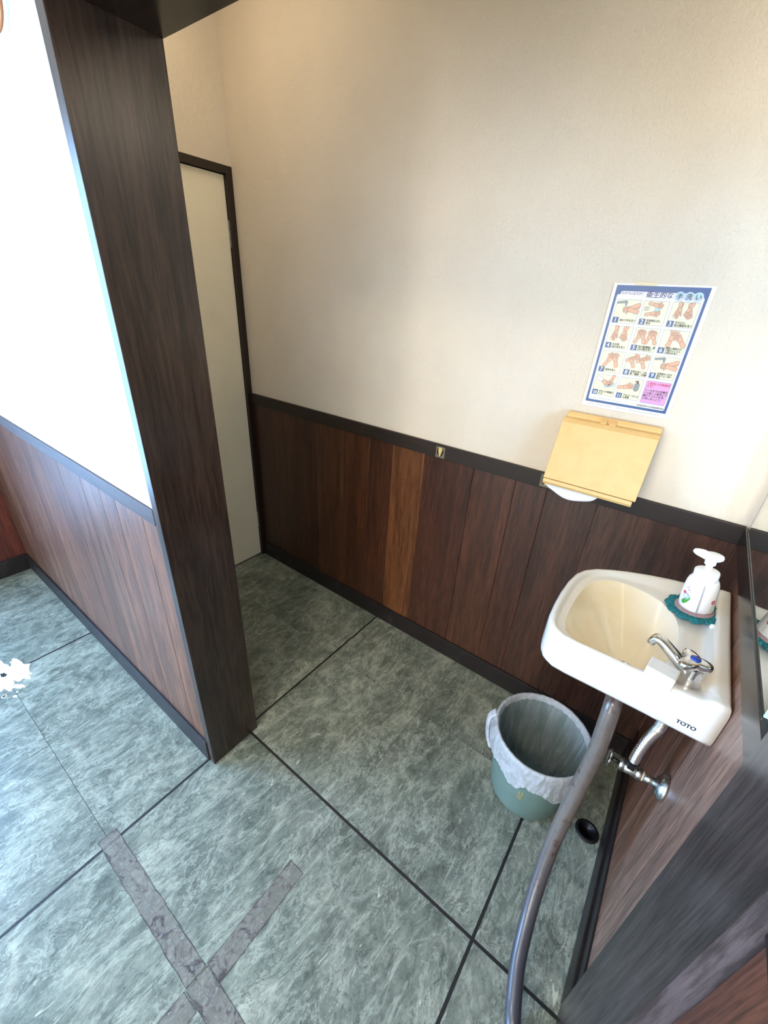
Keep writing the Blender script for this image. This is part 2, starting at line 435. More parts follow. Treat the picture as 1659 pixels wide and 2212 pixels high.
def planky(y0, y1, xf, sgn, z0, z1, parent, col, th=.006, ch=.0012):
    b = xf - sgn * th
    p = [(b, y0), (xf - sgn*ch, y0), (xf, y0 + ch), (xf, y1 - ch), (xf - sgn*ch, y1), (b, y1)]
    n = len(p); v = [(q[0], q[1], z0) for q in p] + [(q[0], q[1], z1) for q in p]
    f_ = [tuple(range(n-1, -1, -1)), tuple(range(n, 2*n))] + [(k, (k+1) % n, n + (k+1) % n, n + k) for k in range(n)]
    return mesh_obj('wall_plank', v, f_, M_PANEL, parent, color=col, origin=(b, (y0+y1)/2, z0))
RAILC = srgb(42, 30, 25)
# far wall (y = 0)
wf = MB().box((-.12, .006, 0), (WX + .2, .12, CEIL)).build('wall_far', M_WALL); tag(wf, **ST)
fx = [0.0, .15, .291, .455, .622, .768, .884, 1.034, 1.237, 1.392, 1.497, 1.65, 1.842, WX]
for i in range(len(fx) - 1):
    plankx(fx[i] + .0004, fx[i+1] - .0004, 0.0, -1, .07, DADO - RAIL + .01, wf, PANEL_COLS[i % 13])
MB().box((.001, -.007, DADO - RAIL), (WX - .0005, .006, DADO), .0015).build('dado_rail', M_RAILX, wf, color=RAILC)
o = MB().box((.001, -.009, -.001), (WX - .001, .006, .085), .002).build('baseboard_far', M_BASE); tag(o, **ST)
# door wall (x = 0) with the door
wdv = MB().box((-.12, YPB - .0, 1.842), (0, .006, CEIL)).box((-.12, YPB, 0), (-.06, .006, 1.842)).build('wall_door', M_WALL); tag(wdv, **ST)
dr = MB().box((-.045, -.70, .006), (-.012, -.0255, 1.812), .001).build('door_1', M_DOOR); tag(dr, **ST)
for zc in (1.614, .236):
    hg = MB()
    for k in range(3):
        hg.lathe([(.0048, 0), (.0055, .002), (.0055, .029), (.0048, .031)], (-.0105, -.0195, zc - .048 + k*.0325), 14)
    hg.build('hinge', M_ALU, dr, smooth=True)
tr = MB().box((-.05, -.0235, 0), (.003, .0055, 1.842), .0012).box((-.05, -.745, 1.8155), (.003, -.0236, 1.842), .0012).box((-.05, -.745, 0), (.003, -.702, 1.8154), .0012).build('trim_4', M_FRAME); tag(tr, **ST)
dg = MB()
o = MB().box((-.014, -.70, .006), (-.0116, -.0262, .010)).build('door_bottom_grime', simple('grime', srgb(120, 104, 84), .9), dr)

# partition (front face y = YP, back face y = YPB), with the opening from XP to the right wall
wp = MB().box((XL, YP, 0), (XP - JT, YPB, CEIL)).box((XP - JT, YP, HEAD + JT), (WXF, YPB, CEIL)).build('wall_partition', M_WALLP); tag(wp, **ST)
# partition wainscot
pxs = [XL, -.62, -.45, -.32, -.195, -.039, .063, .233, .409, .535, .632, .782, XP - JT]
PC2 = [srgb(*c) for c in [(112, 74, 56), (120, 80, 60), (114, 76, 57), (124, 85, 65), (118, 79, 59), (128, 87, 65), (122, 81, 61), (116, 77, 57), (132, 91, 68), (122, 81, 59), (132, 90, 67), (138, 92, 64)]]
for i in range(len(pxs) - 1):
    plankx(pxs[i] + .0004, pxs[i+1] - .0004, YP - .003, -1, .08, DADO - RAIL + .01, wp, PC2[i], th=.006)
MB().box((XL, YP - .009, DADO - .042), (XP - JT - .0004, YP + .004, DADO), .0018).build('dado_rail', M_RAILX, wp, color=srgb(78, 64, 62))
MB().box((XL, YP - .004, DADO), (XP - JT - .0004, YP + .002, DADO + .006), .0008).build('dado_bead', M_WHITEPL, wp)
o = MB().box((XL + .012, YP - .012, -.001), (XP - JT + .001, YP + .004, .095), .0025).build('baseboard_partition', M_BASE); tag(o, **ST)
# jamb boards and head board of the opening
JC = srgb(74, 56, 46)
o = MB().box((XP - JT, Y1, 0), (XP, Y2, HEAD + JT), .0012).build('trim_1', M_POST, color=JC); tag(o, **ST)
o = MB().box((XP, Y1, HEAD), (1.980, Y2, HEAD + JT), .0012).build('trim_2', M_HEAD, color=srgb(50, 36, 30)); tag(o, **ST)
o = MB().box((1.980, Y1 - .003, 0), (WXF + .003, Y2, HEAD + JT), .0012).build('trim_3', M_POST, color=srgb(84, 70, 66)); tag(o, **ST)
MB().box((1.9815, Y1 - .0040, .001), (WXF + .0035, Y1 - .0029, HEAD + JT - .002)).build('lit_edge_strip', M_POST, o, color=srgb(116, 108, 112))  # daylight on the jamb's front edge, painted as a lighter strip
# right wall
wr = MB().box((WX + .006, Y2 - .02, 0), (WX + .14, .006, CEIL)).build('wall_right', M_WALL); tag(wr, **ST)
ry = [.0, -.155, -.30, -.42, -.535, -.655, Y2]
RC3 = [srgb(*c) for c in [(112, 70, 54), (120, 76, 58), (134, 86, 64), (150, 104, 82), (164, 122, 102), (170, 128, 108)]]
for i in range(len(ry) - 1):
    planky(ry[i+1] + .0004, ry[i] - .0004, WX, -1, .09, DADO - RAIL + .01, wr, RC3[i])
MB().box((WX - .003, Y2 + .0005, DADO - RAIL), (WX + .006, -.0075, DADO), .001).build('dado_rail', M_RAILY, wr, color=srgb(42, 32, 28))
o = MB().box((WX - .012, Y2 + .0005, -.001), (WX + .006, -.0095, .092), .003).box((WX - .005, Y2 + .0005, .092), (WX + .006, -.0095, .150), .001).build('baseboard_right', M_BASE); tag(o, **ST)  # upper step is a dark strip standing in for a shadow gap
# front room right wall
wr2 = MB().box((WXF + .007, YF, 0), (WXF + .14, Y2 - .021, CEIL)).build('wall_right_front', M_WALL); tag(wr2, **ST)
fy = [Y1 - .0035, -1.10, -1.25, -1.44, -1.6, -1.8, -1.95, -2.15, -2.4]
for i in range(len(fy) - 1):
    planky(fy[i+1] + .0004, fy[i] - .0004, WXF + .001, -1, .09, DADO - RAIL + .01, wr2, srgb(128, 74, 52))
MB().box((WXF - .005, YF, DADO - RAIL), (WXF + .007, Y1 - .004, DADO), .001).build('dado_rail', M_RAILY, wr2, color=RAILC)
# left wall with the glazed entrance
wl = MB().box((XL - .12, YP, 0), (XL, YPB, CEIL)).box((XL - .12, -1.50, 0), (XL, YP, CEIL)).box((XL - .12, YF, 0), (XL, -3.30, CEIL)).box((XL - .12, -3.30, 2.0), (XL, -1.50, CEIL)).box((XL - .12, -3.30, 0), (XL, -1.50, .12)).build('wall_left', M_WPLAIN); tag(wl, **ST)
for i, (a, b) in enumerate([(-1.5, -1.35), (-1.35, -1.19), (-1.19, -1.045), (-1.045, YP - .0035)]):
    planky(a + .0004, b - .0004, XL + .004, 1, .08, DADO - .04, wl, srgb(112, 54, 40))
MB().box((XL, -1.5, DADO - .042), (XL + .010, YP - .010, DADO), .0015).build('dado_rail', M_RAILY, wl, color=RAILC)
o = MB().box((XL, -1.5, -.001), (XL + .012, YP - .0125, .095), .002).build('baseboard_left', M_BASE); tag(o, **ST)
wn = MB()
for a, b in ((-3.30, -3.26), (-2.42, -2.38), (-1.54, -1.50)): wn.box((XL - .09, a, .12), (XL - .03, b, 2.0))
for a, b in ((.12, .17), (1.95, 2.0)): wn.box((XL - .09, -3.26, a), (XL - .03, -1.54, b))
wn = wn.build('window_1', M_ALU); tag(wn, **ST)
for a, b in ((-3.26, -2.42), (-2.38, -1.54)):
    MB().box((XL - .062, a, .17), (XL - .058, b, 1.95)).build('pane', M_PANE, wn)
# front wall with a narrow glazed opening
wfr = MB().box((XL - .12, YF - .1, 0), (.57, YF, CEIL)).box((1.90, YF - .1, 0), (WXF + .14, YF, CEIL)).box((.57, YF - .1, 2.18), (1.90, YF, CEIL)).box((.57, YF - .1, 0), (1.90, YF, .3)).build('wall_front', M_WPLAIN); tag(wfr, **ST)
wn2 = MB()
for a, b in ((.57, .59), (1.02, 1.06), (1.88, 1.90)): wn2.box((a, YF - .07, .3), (b, YF - .02, 2.18))
for a, b in ((.59, 1.02), (1.06, 1.88)): wn2.box((a, YF - .07, .3), (b, YF - .02, .33)).box((a, YF - .07, 2.15), (b, YF - .02, 2.18))
wn2 = wn2.build('window_2', M_ALU); tag(wn2, **ST)
for a, b in ((.59, 1.02), (1.06, 1.88)): MB().box((a, YF - .047, .33), (b, YF - .043, 2.15)).build('pane', M_PANE, wn2)
o = MB().box((XL - .12, YF - .1, CEIL), (WXF + .14, .12, CEIL + .06)).build('ceiling', M_WPLAIN); tag(o, **ST)

# ------------------------------------------------------------------ wash basin
SX = Vector((1.835, -.455))
outer = [(1.9895,-.212),(1.955,-.2115),(1.92,-.215),(1.875,-.226),(1.827,-.243),(1.785,-.262),(1.75,-.282),(1.72,-.304),(1.700,-.328),(1.688,-.358),(1.682,-.40),(1.680,-.45),(1.681,-.50),(1.684,-.545),(1.690,-.572),(1.702,-.592),(1.722,-.603),(1.75,-.6055),(1.9895,-.6055)]
bowl = [(1.882,-.345),(1.862,-.326),(1.825,-.312),(1.785,-.310),(1.75,-.325),(1.728,-.355),(1.717,-.40),(1.713,-.46),(1.714,-.52),(1.720,-.555),(1.734,-.574),(1.76,-.584),(1.80,-.5855),(1.845,-.582),(1.874,-.568),(1.893,-.535),(1.905,-.48),(1.908,-.42),(1.899,-.372)]
NA = 144
def ray_poly(poly, a):
    dx, dy = math.cos(a), math.sin(a); best = None
    for i in range(len(poly)):
        x1, y1 = poly[i][0] - SX.x, poly[i][1] - SX.y; x2, y2 = poly[(i+1) % len(poly)][0] - SX.x, poly[(i+1) % len(poly)][1] - SX.y
        den = dx*(y2-y1) - dy*(x2-x1)
        if abs(den) < 1e-12: continue
        t = (x1*(y2-y1) - y1*(x2-x1)) / den; u = (x1*dy - y1*dx) / den
        if t > 0 and -1e-9 <= u <= 1 + 1e-9: best = t if best is None else max(best, t)
    return best
# angles: uniform plus the exact back corners
angs = [2*math.pi*k/NA for k in range(NA)]
for c in (outer[0], outer[-1]):
    a = math.atan2(c[1]-SX.y, c[0]-SX.x) % (2*math.pi)
    k = min(range(NA), key=lambda i: abs(angs[i] - a)); angs[k] = a
RO = [ray_poly(outer, a) for a in angs]
RB = [ray_poly(catmull([(*p, 0) for p in bowl + bowl[:1]], 4), a) for a in angs]
def loop_pts(rf, zf):
    out = []
    for k, a in enumerate(angs):
        r_ = rf(k); x = SX.x + r_*math.cos(a); y = SX.y + r_*math.sin(a); out.append((x, y, zf(k, x, y)))
    return out
def rimz(x, y, s):
    z = .8625 - .0115 * sst(.10, .55, s)
    ridge = sst(1.950, 1.966, x)
    z += ridge * (.8725 - z)
    return z
loops = []
for ins, z in [(.115, .742), (.095, .760), (.03, .7775), (.004, .780), (.0008, .785), (0, .792), (0, .81), (0, .83), (0, .846)]:
    loops.append(loop_pts(lambda k, i=ins: RO[k] - i, lambda k, x, y, z=z: z))
for ins, dz in [(.0006, -.0085), (.0025, -.0035), (.006, -.0008)]:
    loops.append(loop_pts(lambda k, i=ins: RO[k] - i, lambda k, x, y, dz=dz: rimz(x, y, 0) + dz - (.006*sst(1.95,1.966,x) if dz < -.005 else 0)))
NS = 16
for i in range(NS + 1):
    s = i / NS
    loops.append(loop_pts(lambda k, s=s: (RO[k]-.009) * (1-s) + (RB[k]+.004) * s, lambda k, x, y, s=s: rimz(x, y, s)))
n_rim = len(loops)
dc = Vector((1.842, -.487))
def bowl_loop(t):
    out = []
    for k, a in enumerate(angs):
        ex, ey = SX.x + RB[k]*math.cos(a), SX.y + RB[k]*math.sin(a)
        q = dc + Vector((.018*math.cos(a), .018*math.sin(a)))
        tt = t ** .9
        x = ex*(1-tt) + q.x*tt; y = ey*(1-tt) + q.y*tt
        back = sst(1.85, 1.91, ex)
        prof = 1 - (1 - t)**(1.5 + 2.6*sst(-.50, -.585, ey) + .5*back)
        out.append((x, y, .8505 - .0015*min(1, t*20) - .086*prof))
    return out
for t in [0, .015, .04, .08, .13, .19, .26, .34, .43, .53, .64, .76, .88, 1.0]: loops.append(bowl_loop(t))
def loft(loops, cap0=True, cap1=False):
    n = len(loops[0]); v = [p for L in loops for p in L]; f_ = []
    for i in range(len(loops) - 1):
        for k in range(n):
            k2 = (k+1) % n; f_.append((i*n+k, i*n+k2, (i+1)*n+k2, (i+1)*n+k))
    if cap0: f_.append(tuple(reversed(range(n))))
    if cap1: f_.append(tuple((len(loops)-1)*n + k for k in range(n)))
    return v, f_
sink = thing('wash_basin', 'small cream wall-hung porcelain wash basin below the mirror', 'sink', (1.99, -.41, .78))
v, f_ = loft(loops[:n_rim + 1]); mesh_obj('basin_body', v, f_, M_PORC, sink, smooth=True)
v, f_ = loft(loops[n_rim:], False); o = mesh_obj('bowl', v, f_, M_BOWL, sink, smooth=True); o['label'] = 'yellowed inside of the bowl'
dz0 = .8505 - .0015 - .086
MB().lathe([(.0185, 0), (.0200, .0012), (.0180, .0022), (.0155, .0008), (.0155, -.004), (.0, -.0042)], (dc.x, dc.y, dz0), 32).build('drain_ring', M_CHROME, sink, smooth=True)
for (x, y) in ((1.9605, -.372), (1.9625, -.515)):
    q = MB().lathe([(.0062, -.004), (.0066, .003), (.0055, .0075), (.003, .0100), (0, .0108)], (0, 0, 0), 18)
    q.xform(Matrix.Translation((x + .003, y, .862)) @ Matrix.Rotation(math.radians(-70), 4, 'Y')); q.build('screw_cap', M_WHITEPL if y > -.45 else M_PORC, sink, smooth=True)

def text_mesh(body, size, mat, name, parent, M, align='LEFT', extrude=.00012, bold=0.0, line=1.0, alignv='TOP_BASELINE', shear=0.0, xs=1.0):
    cu = bpy.data.curves.new(name, 'FONT'); cu.body = body; cu.size = size; cu.align_x = align; cu.align_y = alignv
    cu.extrude = 0; cu.offset = 0; cu.space_line = line; cu.shear = shear; cu.resolution_u = 3
    ob = bpy.data.objects.new(name, cu); COL.objects.link(ob)
    dg_ = bpy.context.evaluated_depsgraph_get(); me = bpy.data.meshes.new_from_object(ob.evaluated_get(dg_))
    bpy.data.objects.remove(ob); bpy.data.curves.remove(cu)
    off = wloc(parent)
    vs_ = [Vector((q.co.x*xs, q.co.y, q.co.z)) for q in me.vertices]; fs_ = [tuple(p.vertices) for p in me.polygons]; nv = len(vs_)
    bpy.data.meshes.remove(me); V = []; F = []
    sh = [(0, 0)] if bold <= 0 else [(-bold/2, 0), (bold/2, bold*.25), (0, -bold*.25)]
    for ci, (dx, dy) in enumerate(sh):          # heavier strokes: copies a hair apart
        V += [tuple((M @ (q + Vector((dx, dy, .000012*ci)))) - off) for q in vs_]; F += [tuple(i + nv*ci for i in f0) for f0 in fs_]
    me = bpy.data.meshes.new(name); me.from_pydata(V, [], F); me.materials.append(mat)
    o = bpy.data.objects.new(name, me); return link(o, parent)
def facing_y(x, y, z, rot=0.0):
    """text plane looking along -y: local x -> +x, local y -> +z"""
    return Matrix.Translation((x, y, z)) @ Matrix.Rotation(rot, 4, 'Y') @ Matrix(((1,0,0,0),(0,0,-1,0),(0,1,0,0),(0,0,0,1)))
M_NAVY = simple('navy_print', srgb(34, 40, 70), .5)
text_mesh('TOTO', .0118, M_NAVY, 'logo', sink, facing_y(1.9335, -.6059, .7995), bold=.0007, xs=.86)

# ------------------------------------------------------------------ tap
fb = Vector((1.931, -.560, .8517))
tap = thing('basin_tap', 'chrome basin tap with slanted spout and three-lobed handle', 'tap', fb)
MB().lathe([(.0200, 0), (.0200, .003), (.0185, .005), (.0165, .018), (.0150, .032), (.0150, .040), (.0135, .046), (.010, .049)], fb, 32).build('tap_body', M_CHROME, tap, smooth=True)
sp_pts = catmull([(1.926, -.559, .874), (1.912, -.556, .882), (1.892, -.551, .894), (1.876, -.547, .903), (1.866, -.545, .9045), (1.862, -.544, .898), (1.861, -.5437, .893)], 6)
nsp = len(sp_pts)
MB().sweep(sp_pts, [.0120 - .0030*min(1, i/(nsp*.55)) for i in range(nsp)], 18, sec=lambda a, i: (math.copysign(abs(math.cos(a))**.7, math.cos(a))*.80, math.copysign(abs(math.sin(a))**.7, math.sin(a))*1.15)).build('spout', M_CHROME, tap, smooth=True)
# handle: three-lobed plate
hc = Vector((1.923, -.571, .905)); tips = [(1.9085, -.5475), (1.950, -.5715), (1.905, -.596)]
ha = [math.atan2(t[1]-hc.y, t[0]-hc.x) for t in tips]; hr = [math.hypot(t[0]-hc.x, t[1]-hc.y) for t in tips]
prof = []
for k in range(60):
    a = -math.pi + 2*math.pi*k/60; rad = .0130
    for A, R_ in zip(ha, hr):
        dlt = (a - A + math.pi) % (2*math.pi) - math.pi
        rad = max(rad, .0130 + (R_ - .0130) * math.exp(-(dlt/.66)**2) if abs(dlt) < 1.6 else 0)
    prof.append((a, rad))
hl = []
for (k, z) in [(.55, -.007), (.86, -.006), (.97, -.003), (1.0, .001), (.985, .005), (.93, .0075), (.6, .0085), (.3, .009)]:
    hl.append([(hc.x + r_*k*math.cos(a), hc.y + r_*k*math.sin(a), hc.z + z) for a, r_ in prof])
v, f_ = loft(hl, True, True); hd = mesh_obj('handle', v, f_, M_CHROME, tap, smooth=True)
MB().lathe([(.0078, 0), (.0078, .0015), (.006, .0028), (0, .0034)], (hc.x, hc.y, hc.z + .0085), 24).build('button', M_BLUE, hd, smooth=True)
MB().lathe([(.012, -.009), (.013, -.006), (.0105, -.004), (.0105, .0)], hc, 24).build('bonnet', M_DARKMETAL, tap, smooth=True)

# ------------------------------------------------------------------ sponge block
sp = MB().box((-.0225, -.0165, 0), (.0225, .0165, .029), .0022)
sp.xform(Matrix.Translation((1.8885, -.5865, .8515)) @ Matrix.Rotation(math.radians(-9), 4, 'Z'))
o = sp.build('sponge_block', M_SPONGE, None, smooth=False, origin=(1.8885, -.5865, .8515)); tag(o, 'small white foam sponge block leaning beside the tap', 'sponge')

# ------------------------------------------------------------------ coaster and soap bottle
bc = Vector((1.9245, -.3285, .8612))
TILT = Matrix.Translation(bc) @ Matrix.Rotation(math.radians(-5.5), 4, 'Y')
cst = thing('crochet_coaster', 'teal crocheted coaster with scalloped edge under the soap bottle', 'coaster', bc)
NL = 11; ringl = []
for (k, z) in [(.30, .0), (.62, .0), (.86, -.0012), (.97, .0), (1.0, .0022), (.97, .0048), (.88, .0056), (.80, .0040), (.72, .0055), (.62, .0042), (.30, .0040)]:
    L = []
    for j in range(176):
        a = 2*math.pi*j/176; lob = abs(math.sin(a*NL/2))**.55
        R_ = (.0455 + .0085*lob*sst(.6, 1, k)) * k
        w = noise.noise((math.cos(a)*6, math.sin(a)*6, k*7)) * .0016 + .0008*math.sin(a*44 + k*9)
        droop = -.003 * sst(.040, .056, R_) * (1 if abs(((a - 4.55 + math.pi) % (2*math.pi)) - math.pi) < .28 else .15)
        L.append((R_*math.cos(a), R_*math.sin(a), max(z + w + droop, -.0015)))
    ringl.append(L)
v, f_ = loft(ringl, True, True)
mesh_obj('crochet_ring', [TILT @ Vector(p) for p in v], f_, M_TEAL, cst, smooth=True)
MB().lathe([(.0355, .0035), (.0355, .0062), (.033, .0070), (.001, .0070)], (0, 0, 0), 40).xform(TILT).build('inner_round', M_PINKY, cst, smooth=True)

BT = TILT @ Matrix.Translation((.001, .002, .0072)) @ Matrix.Diagonal((.85, .85, 1, 1))
bot = thing('soap_bottle', 'white foaming hand soap pump bottle with flower label on the basin', 'bottle', BT.translation)
MB().lathe([(.0335, 0), (.0358, .0015), (.0366, .006), (.0364, .030), (.0352, .048), (.0335, .060), (.0312, .067), (.0290, .0705), (.026, .072)], (0,0,0), 56, 1.0, .93).xform(BT).build('bottle_body', M_WHITEPL, bot, smooth=True)
MB().lathe([(.0250, .0695), (.0257, .0705), (.0257, .0880), (.0248, .0900), (.022, .0908), (.0095, .0912)], (0,0,0), 48).xform(BT).build('collar', M_WHITEPL, bot, smooth=True)
MB().lathe([(.0074, .0900), (.0074, .1060)], (0,0,0), 28).xform(BT).build('pump_stem', M_WHITEPL, bot, smooth=True)
MB().lathe([(.0105, .1055), (.0115, .1062), (.0115, .1160), (.0105, .1170)], (0,0,0), 32).xform(BT).build('pump_ring', M_WHITEPL, bot, smooth=True)
# pump head: flattened egg with a nozzle towards the bowl
hloops = []
nzl = math.radians(172)
HS = 1.10
for (kk, z) in [(.35, .1160), (.80, .1172), (.97, .1205), (1.0, .1245), (.93, .1280), (.70, .1302), (.35, .1312)]:
    L = []
    for j in range(64):
        a = 2*math.pi*j/64
        R_ = .0195 + .0015*math.cos(a*2); dlt = (a - nzl + math.pi) % (2*math.pi) - math.pi
        ext = .0150 * math.exp(-(dlt/.27)**2)
        kz = kk if ext < .003 else max(kk, .35)
        zz = z + ext * .18 if ext > .003 else z
        L.append((HS*(R_*kz + ext*(kk**.3))*math.cos(a), HS*(R_*.82*kz + ext*(kk**.3))*math.sin(a), zz))
    hloops.append(L)
v, f_ = loft(hloops, True, True)
mesh_obj('pump_head', [BT @ Vector(p) for p in v], f_, M_WHITEPL, bot, smooth=True)
# label print wrapped on the body
def rad_at(z): return .0366 if z < .03 else (.0364 - (z-.03)*.055 if z < .048 else .0353 - (z-.048)*.15)
def wrap(pts, mat, name, parent, lift=.00015):
    """pts: (angle rad, z) polygon on the bottle"""
    v = [BT @ Vector(((rad_at(z)+lift)*math.cos(a), (rad_at(z)+lift)*.93*math.sin(a), z)) for a, z in pts]
    return mesh_obj(name, v, [tuple(range(len(v)))], mat, parent)
def wrapstrip(a0, a1, zs, mat, name, parent, lift=.0002):
    v = []; f_ = []
    for z in zs:
        for a in (a0, a1): v.append(BT @ Vector(((rad_at(z)+lift)*math.cos(a), (rad_at(z)+lift)*.93*math.sin(a), z)))
    for i in range(len(zs)-1): f_.append((2*i, 2*i+1, 2*i+3, 2*i+2))
    return mesh_obj(name, v, f_, mat, parent)
D2 = math.radians
wrapstrip(D2(-88), D2(-82), [.001 + .0055*i for i in range(13)], M_GREYPL, 'level_window', bot)
def ellipse_on(ac, zc, ra, rz, rot, mat, name, lift, n=18):
    pts = []
    for k in range(n):
        t = 2*math.pi*k/n; x, y = ra*math.cos(t), rz*math.sin(t)
        pts.append((ac + (x*math.cos(rot) - y*math.sin(rot))/.036, zc + x*math.sin(rot) + y*math.cos(rot)))
    return wrap(pts, mat, name, bot, lift)
M_LGREEN = simple('leaf_green_print', srgb(74, 160, 72), .4); M_LBLUE = simple('pale_blue_print', srgb(176, 204, 230), .4); M_LPINK = simple('rose_print', srgb(206, 90, 112), .4); M_LVIO = simple('violet_print', srgb(96, 84, 150), .4)
A0 = D2(-134)
ellipse_on(A0, .020, .008, .0055, .5, M_LGREEN, 'leaf_print', .0002); ellipse_on(A0 + .15, .026, .0075, .0042, 1.0, M_LGREEN, 'leaf_print', .00022)
ellipse_on(A0 - .12, .015, .0055, .0035, -.4, M_LGREEN, 'leaf_print', .00024)
ellipse_on(A0 - .02, .031, .0085, .0075, 0, M_LBLUE, 'flower_print', .0003); ellipse_on(A0 - .22, .037, .005, .004, 0, M_LPINK, 'flower_print', .00035)
for k, (da, z, rz) in enumerate([(.05, .0365, .6), (-.10, .0395, -.5), (.16, .0345, .2), (.02, .047, .7), (-.1, .050, -.3), (.10, .046, 0), (-.02, .053, .9)]):
    ellipse_on(A0 + da, z, .0028, .0007, rz, M_LVIO, 'lettering', .0004, 8)
A1 = D2(-38)
for k in range(5): ellipse_on(A1 + .10*math.cos(k*1.257), .031 + .0035*math.sin(k*1.257), .0026, .0022, 0, M_LPINK, 'flower_print', .0002 + .00003*k, 10)
for k in range(7): ellipse_on(A1 + .02*(k % 2), .022 - .0022*k, .0045, .0004, 0, M_GREYPL, 'lettering', .0002, 6)

# ------------------------------------------------------------------ stop valve and flexible supply hose
va = Vector((WX, -.53, .554))
stv = thing('stop_valve', 'tarnished chrome stop valve on the wall under the basin', 'valve', va)
def xlathe(prof, name, mat, parent, n=28):
    """profile of (radius, distance from the wall)"""
    prof = [(r_, z if z <= .02 else .02 + (z - .02)*.70) for r_, z in prof]
    q = MB().lathe(prof, (0, 0, 0), n)
    q.xform(Matrix.Translation(va) @ Matrix.Rotation(-math.pi/2, 4, 'Y')); return q.build(name, mat, parent, smooth=True)
xlathe([(.0285, .0006), (.0285, .004), (.026, .010), (.019, .0165), (.0115, .0195), (.0098, .020)], 'escutcheon', M_CHROME_OLD, stv)
xlathe([(.0088, .018), (.0088, .052)], 'supply_pipe', M_CHROME_OLD, stv)
xlathe([(.0095, .050), (.0105, .051), (.0105, .055), (.0095, .056)], 'gasket', simple('seal_tape', srgb(214, 204, 176), .6), stv)
xlathe([(.0130, .055), (.0140, .057), (.0140, .069), (.0128, .071)], 'hex_nut', M_CHROME_OLD, stv, 6)
xlathe([(.0118, .070), (.0128, .074), (.0128, .100), (.0118, .104)], 'valve_body', M_CHROME_OLD, stv)
xlathe([(.0135, .1045), (.0142, .106), (.0142, .116), (.0130, .118)], 'bonnet_nut', M_CHROME_OLD, stv, 6)
xlathe([(.0045, .116), (.0045, .142)], 'spindle', M_DARKMETAL, stv)
hq = MB()
hv = []
for (k, z) in [(.7, .1035), (.95, .1045), (1.0, .1070), (.95, .1095), (.7, .1105)]:
    hv.append([(( .0185*k) * (1 + .10*math.cos(5*a_)) * math.cos(a_), (.0185*k) * (1 + .10*math.cos(5*a_)) * math.sin(a_), z) for a_ in [2*math.pi*j/60 for j in range(60)]])
v, f_ = loft(hv, True, True)
MV = Matrix.Translation(va) @ Matrix.Rotation(-math.pi/2, 4, 'Y')
mesh_obj('handwheel', [MV @ Vector(p) for p in v], f_, M_CHROME_OLD, stv, smooth=True)
tp = va + Vector((-.0675, 0, 0))
MB().sweep([tp + Vector((0, 0, .008)), tp + Vector((0, 0, .026))], .0122, 6).build('outlet_nut', M_DARKMETAL, stv)
fh_pts = catmull([tp + Vector((0, 0, .024)), tp + Vector((.000, .0, .055)), tp + Vector((.003, .0, .10)), tp + Vector((.008, -.004, .14)), (1.932, -.540, .715), (1.931, -.545, .741)], 44)
MB().sweep(fh_pts, [.0092 + .0016*math.cos(i*2*math.pi/7.0) for i in range(len(fh_pts))], 18).build('flexible_hose', M_FLEX, stv, smooth=True)

# ------------------------------------------------------------------ drain hose
hp = catmull([(1.846, -.488, .7405), (1.846, -.492, .722), (1.848, -.512, .706), (1.850, -.537, .685), (1.855, -.555, .58), (1.852, -.576, .43), (1.849, -.62, .28), (1.855, -.69, .165), (1.868, -.77, .092), (1.886, -.827, .052), (1.903, -.868, .028), (1.925, -.925, .0185), (1.95, -1.0, .0180), (1.96, -1.12, .0180)], 10)
o = MB().sweep(hp, .0174, 26).build('drain_hose', M_HOSE, None, smooth=True, origin=(1.95, -1.0, 0)); tag(o, 'long weathered grey drain hose curving from under the basin to the floor', 'hose')

# floor drain socket
fd = thing('floor_drain', 'open black round drain hole in the floor under the basin', 'drain', (1.940, -.343, 0))
MB().lathe([(.034, .0), (.034, .0022), (.031, .0048), (.0265, .0056), (.0240, .0040), (.0235, .0008), (.0, .0007)], (1.940, -.343, 0), 36).build('socket_ring', M_BLACK, fd, smooth=True)  # closed black bottom stands in for the darkness down the hole
MB().lathe([(.0272, .0056), (.0262, .0064), (.0248, .0050)], (1.940, -.343, 0), 36).build('rim', M_DARKMETAL, fd, smooth=True)

# ------------------------------------------------------------------ waste bin + liner
bn = Vector((1.738, -.340, 0)); BH = .285
bn_t = thing('waste_bin', 'round sage green plastic waste bin beside the drain hose', 'bin', bn)
bprof = [(.0, .0), (.086, .0), (.098, .004), (.106, .014), (.111, .030), (.117, .09), (.124, .16), (.131, .235), (.1345, BH - .008), (.1365, BH - .002), (.1365, BH), (.1335, BH + .001), (.1315, BH - .004), (.128, .235), (.121, .16), (.114, .09), (.108, .03), (.100, .012), (.0, .010)]
MB().lathe(bprof, bn, 72).build('bin_body', M_BIN, bn_t, smooth=True)
mk = MB()
am = math.radians(-88)
for (da, z, w, h) in [(-.02, .150, .0035, .014), (.045, .152, .0035, .012), (.0, .136, .013, .0026), (.02, .129, .003, .010), (.02, .122, .010, .0026), (-.03, .126, .0026, .008)]:
    R_ = .1095 + z*.090
    a = am + da; c = bn + Vector((math.cos(a)*(R_), math.sin(a)*R_, z)); tx = Vector((-math.sin(a), math.cos(a), 0)); nz_ = Vector((math.cos(a), math.sin(a), 0))
    q = [c + tx*sx*w/2 + Vector((0,0,1))*sz*h/2 + nz_*sn*.0012 for sn in (-1, 1) for sz in (-1, 1) for sx in (-1, 1)]
    mk.add(q, [(0,2,3,1),(4,5,7,6),(0,1,5,4),(2,6,7,3),(0,4,6,2),(1,3,7,5)])
mk.build('worn_mark', M_GOLD, bn_t)
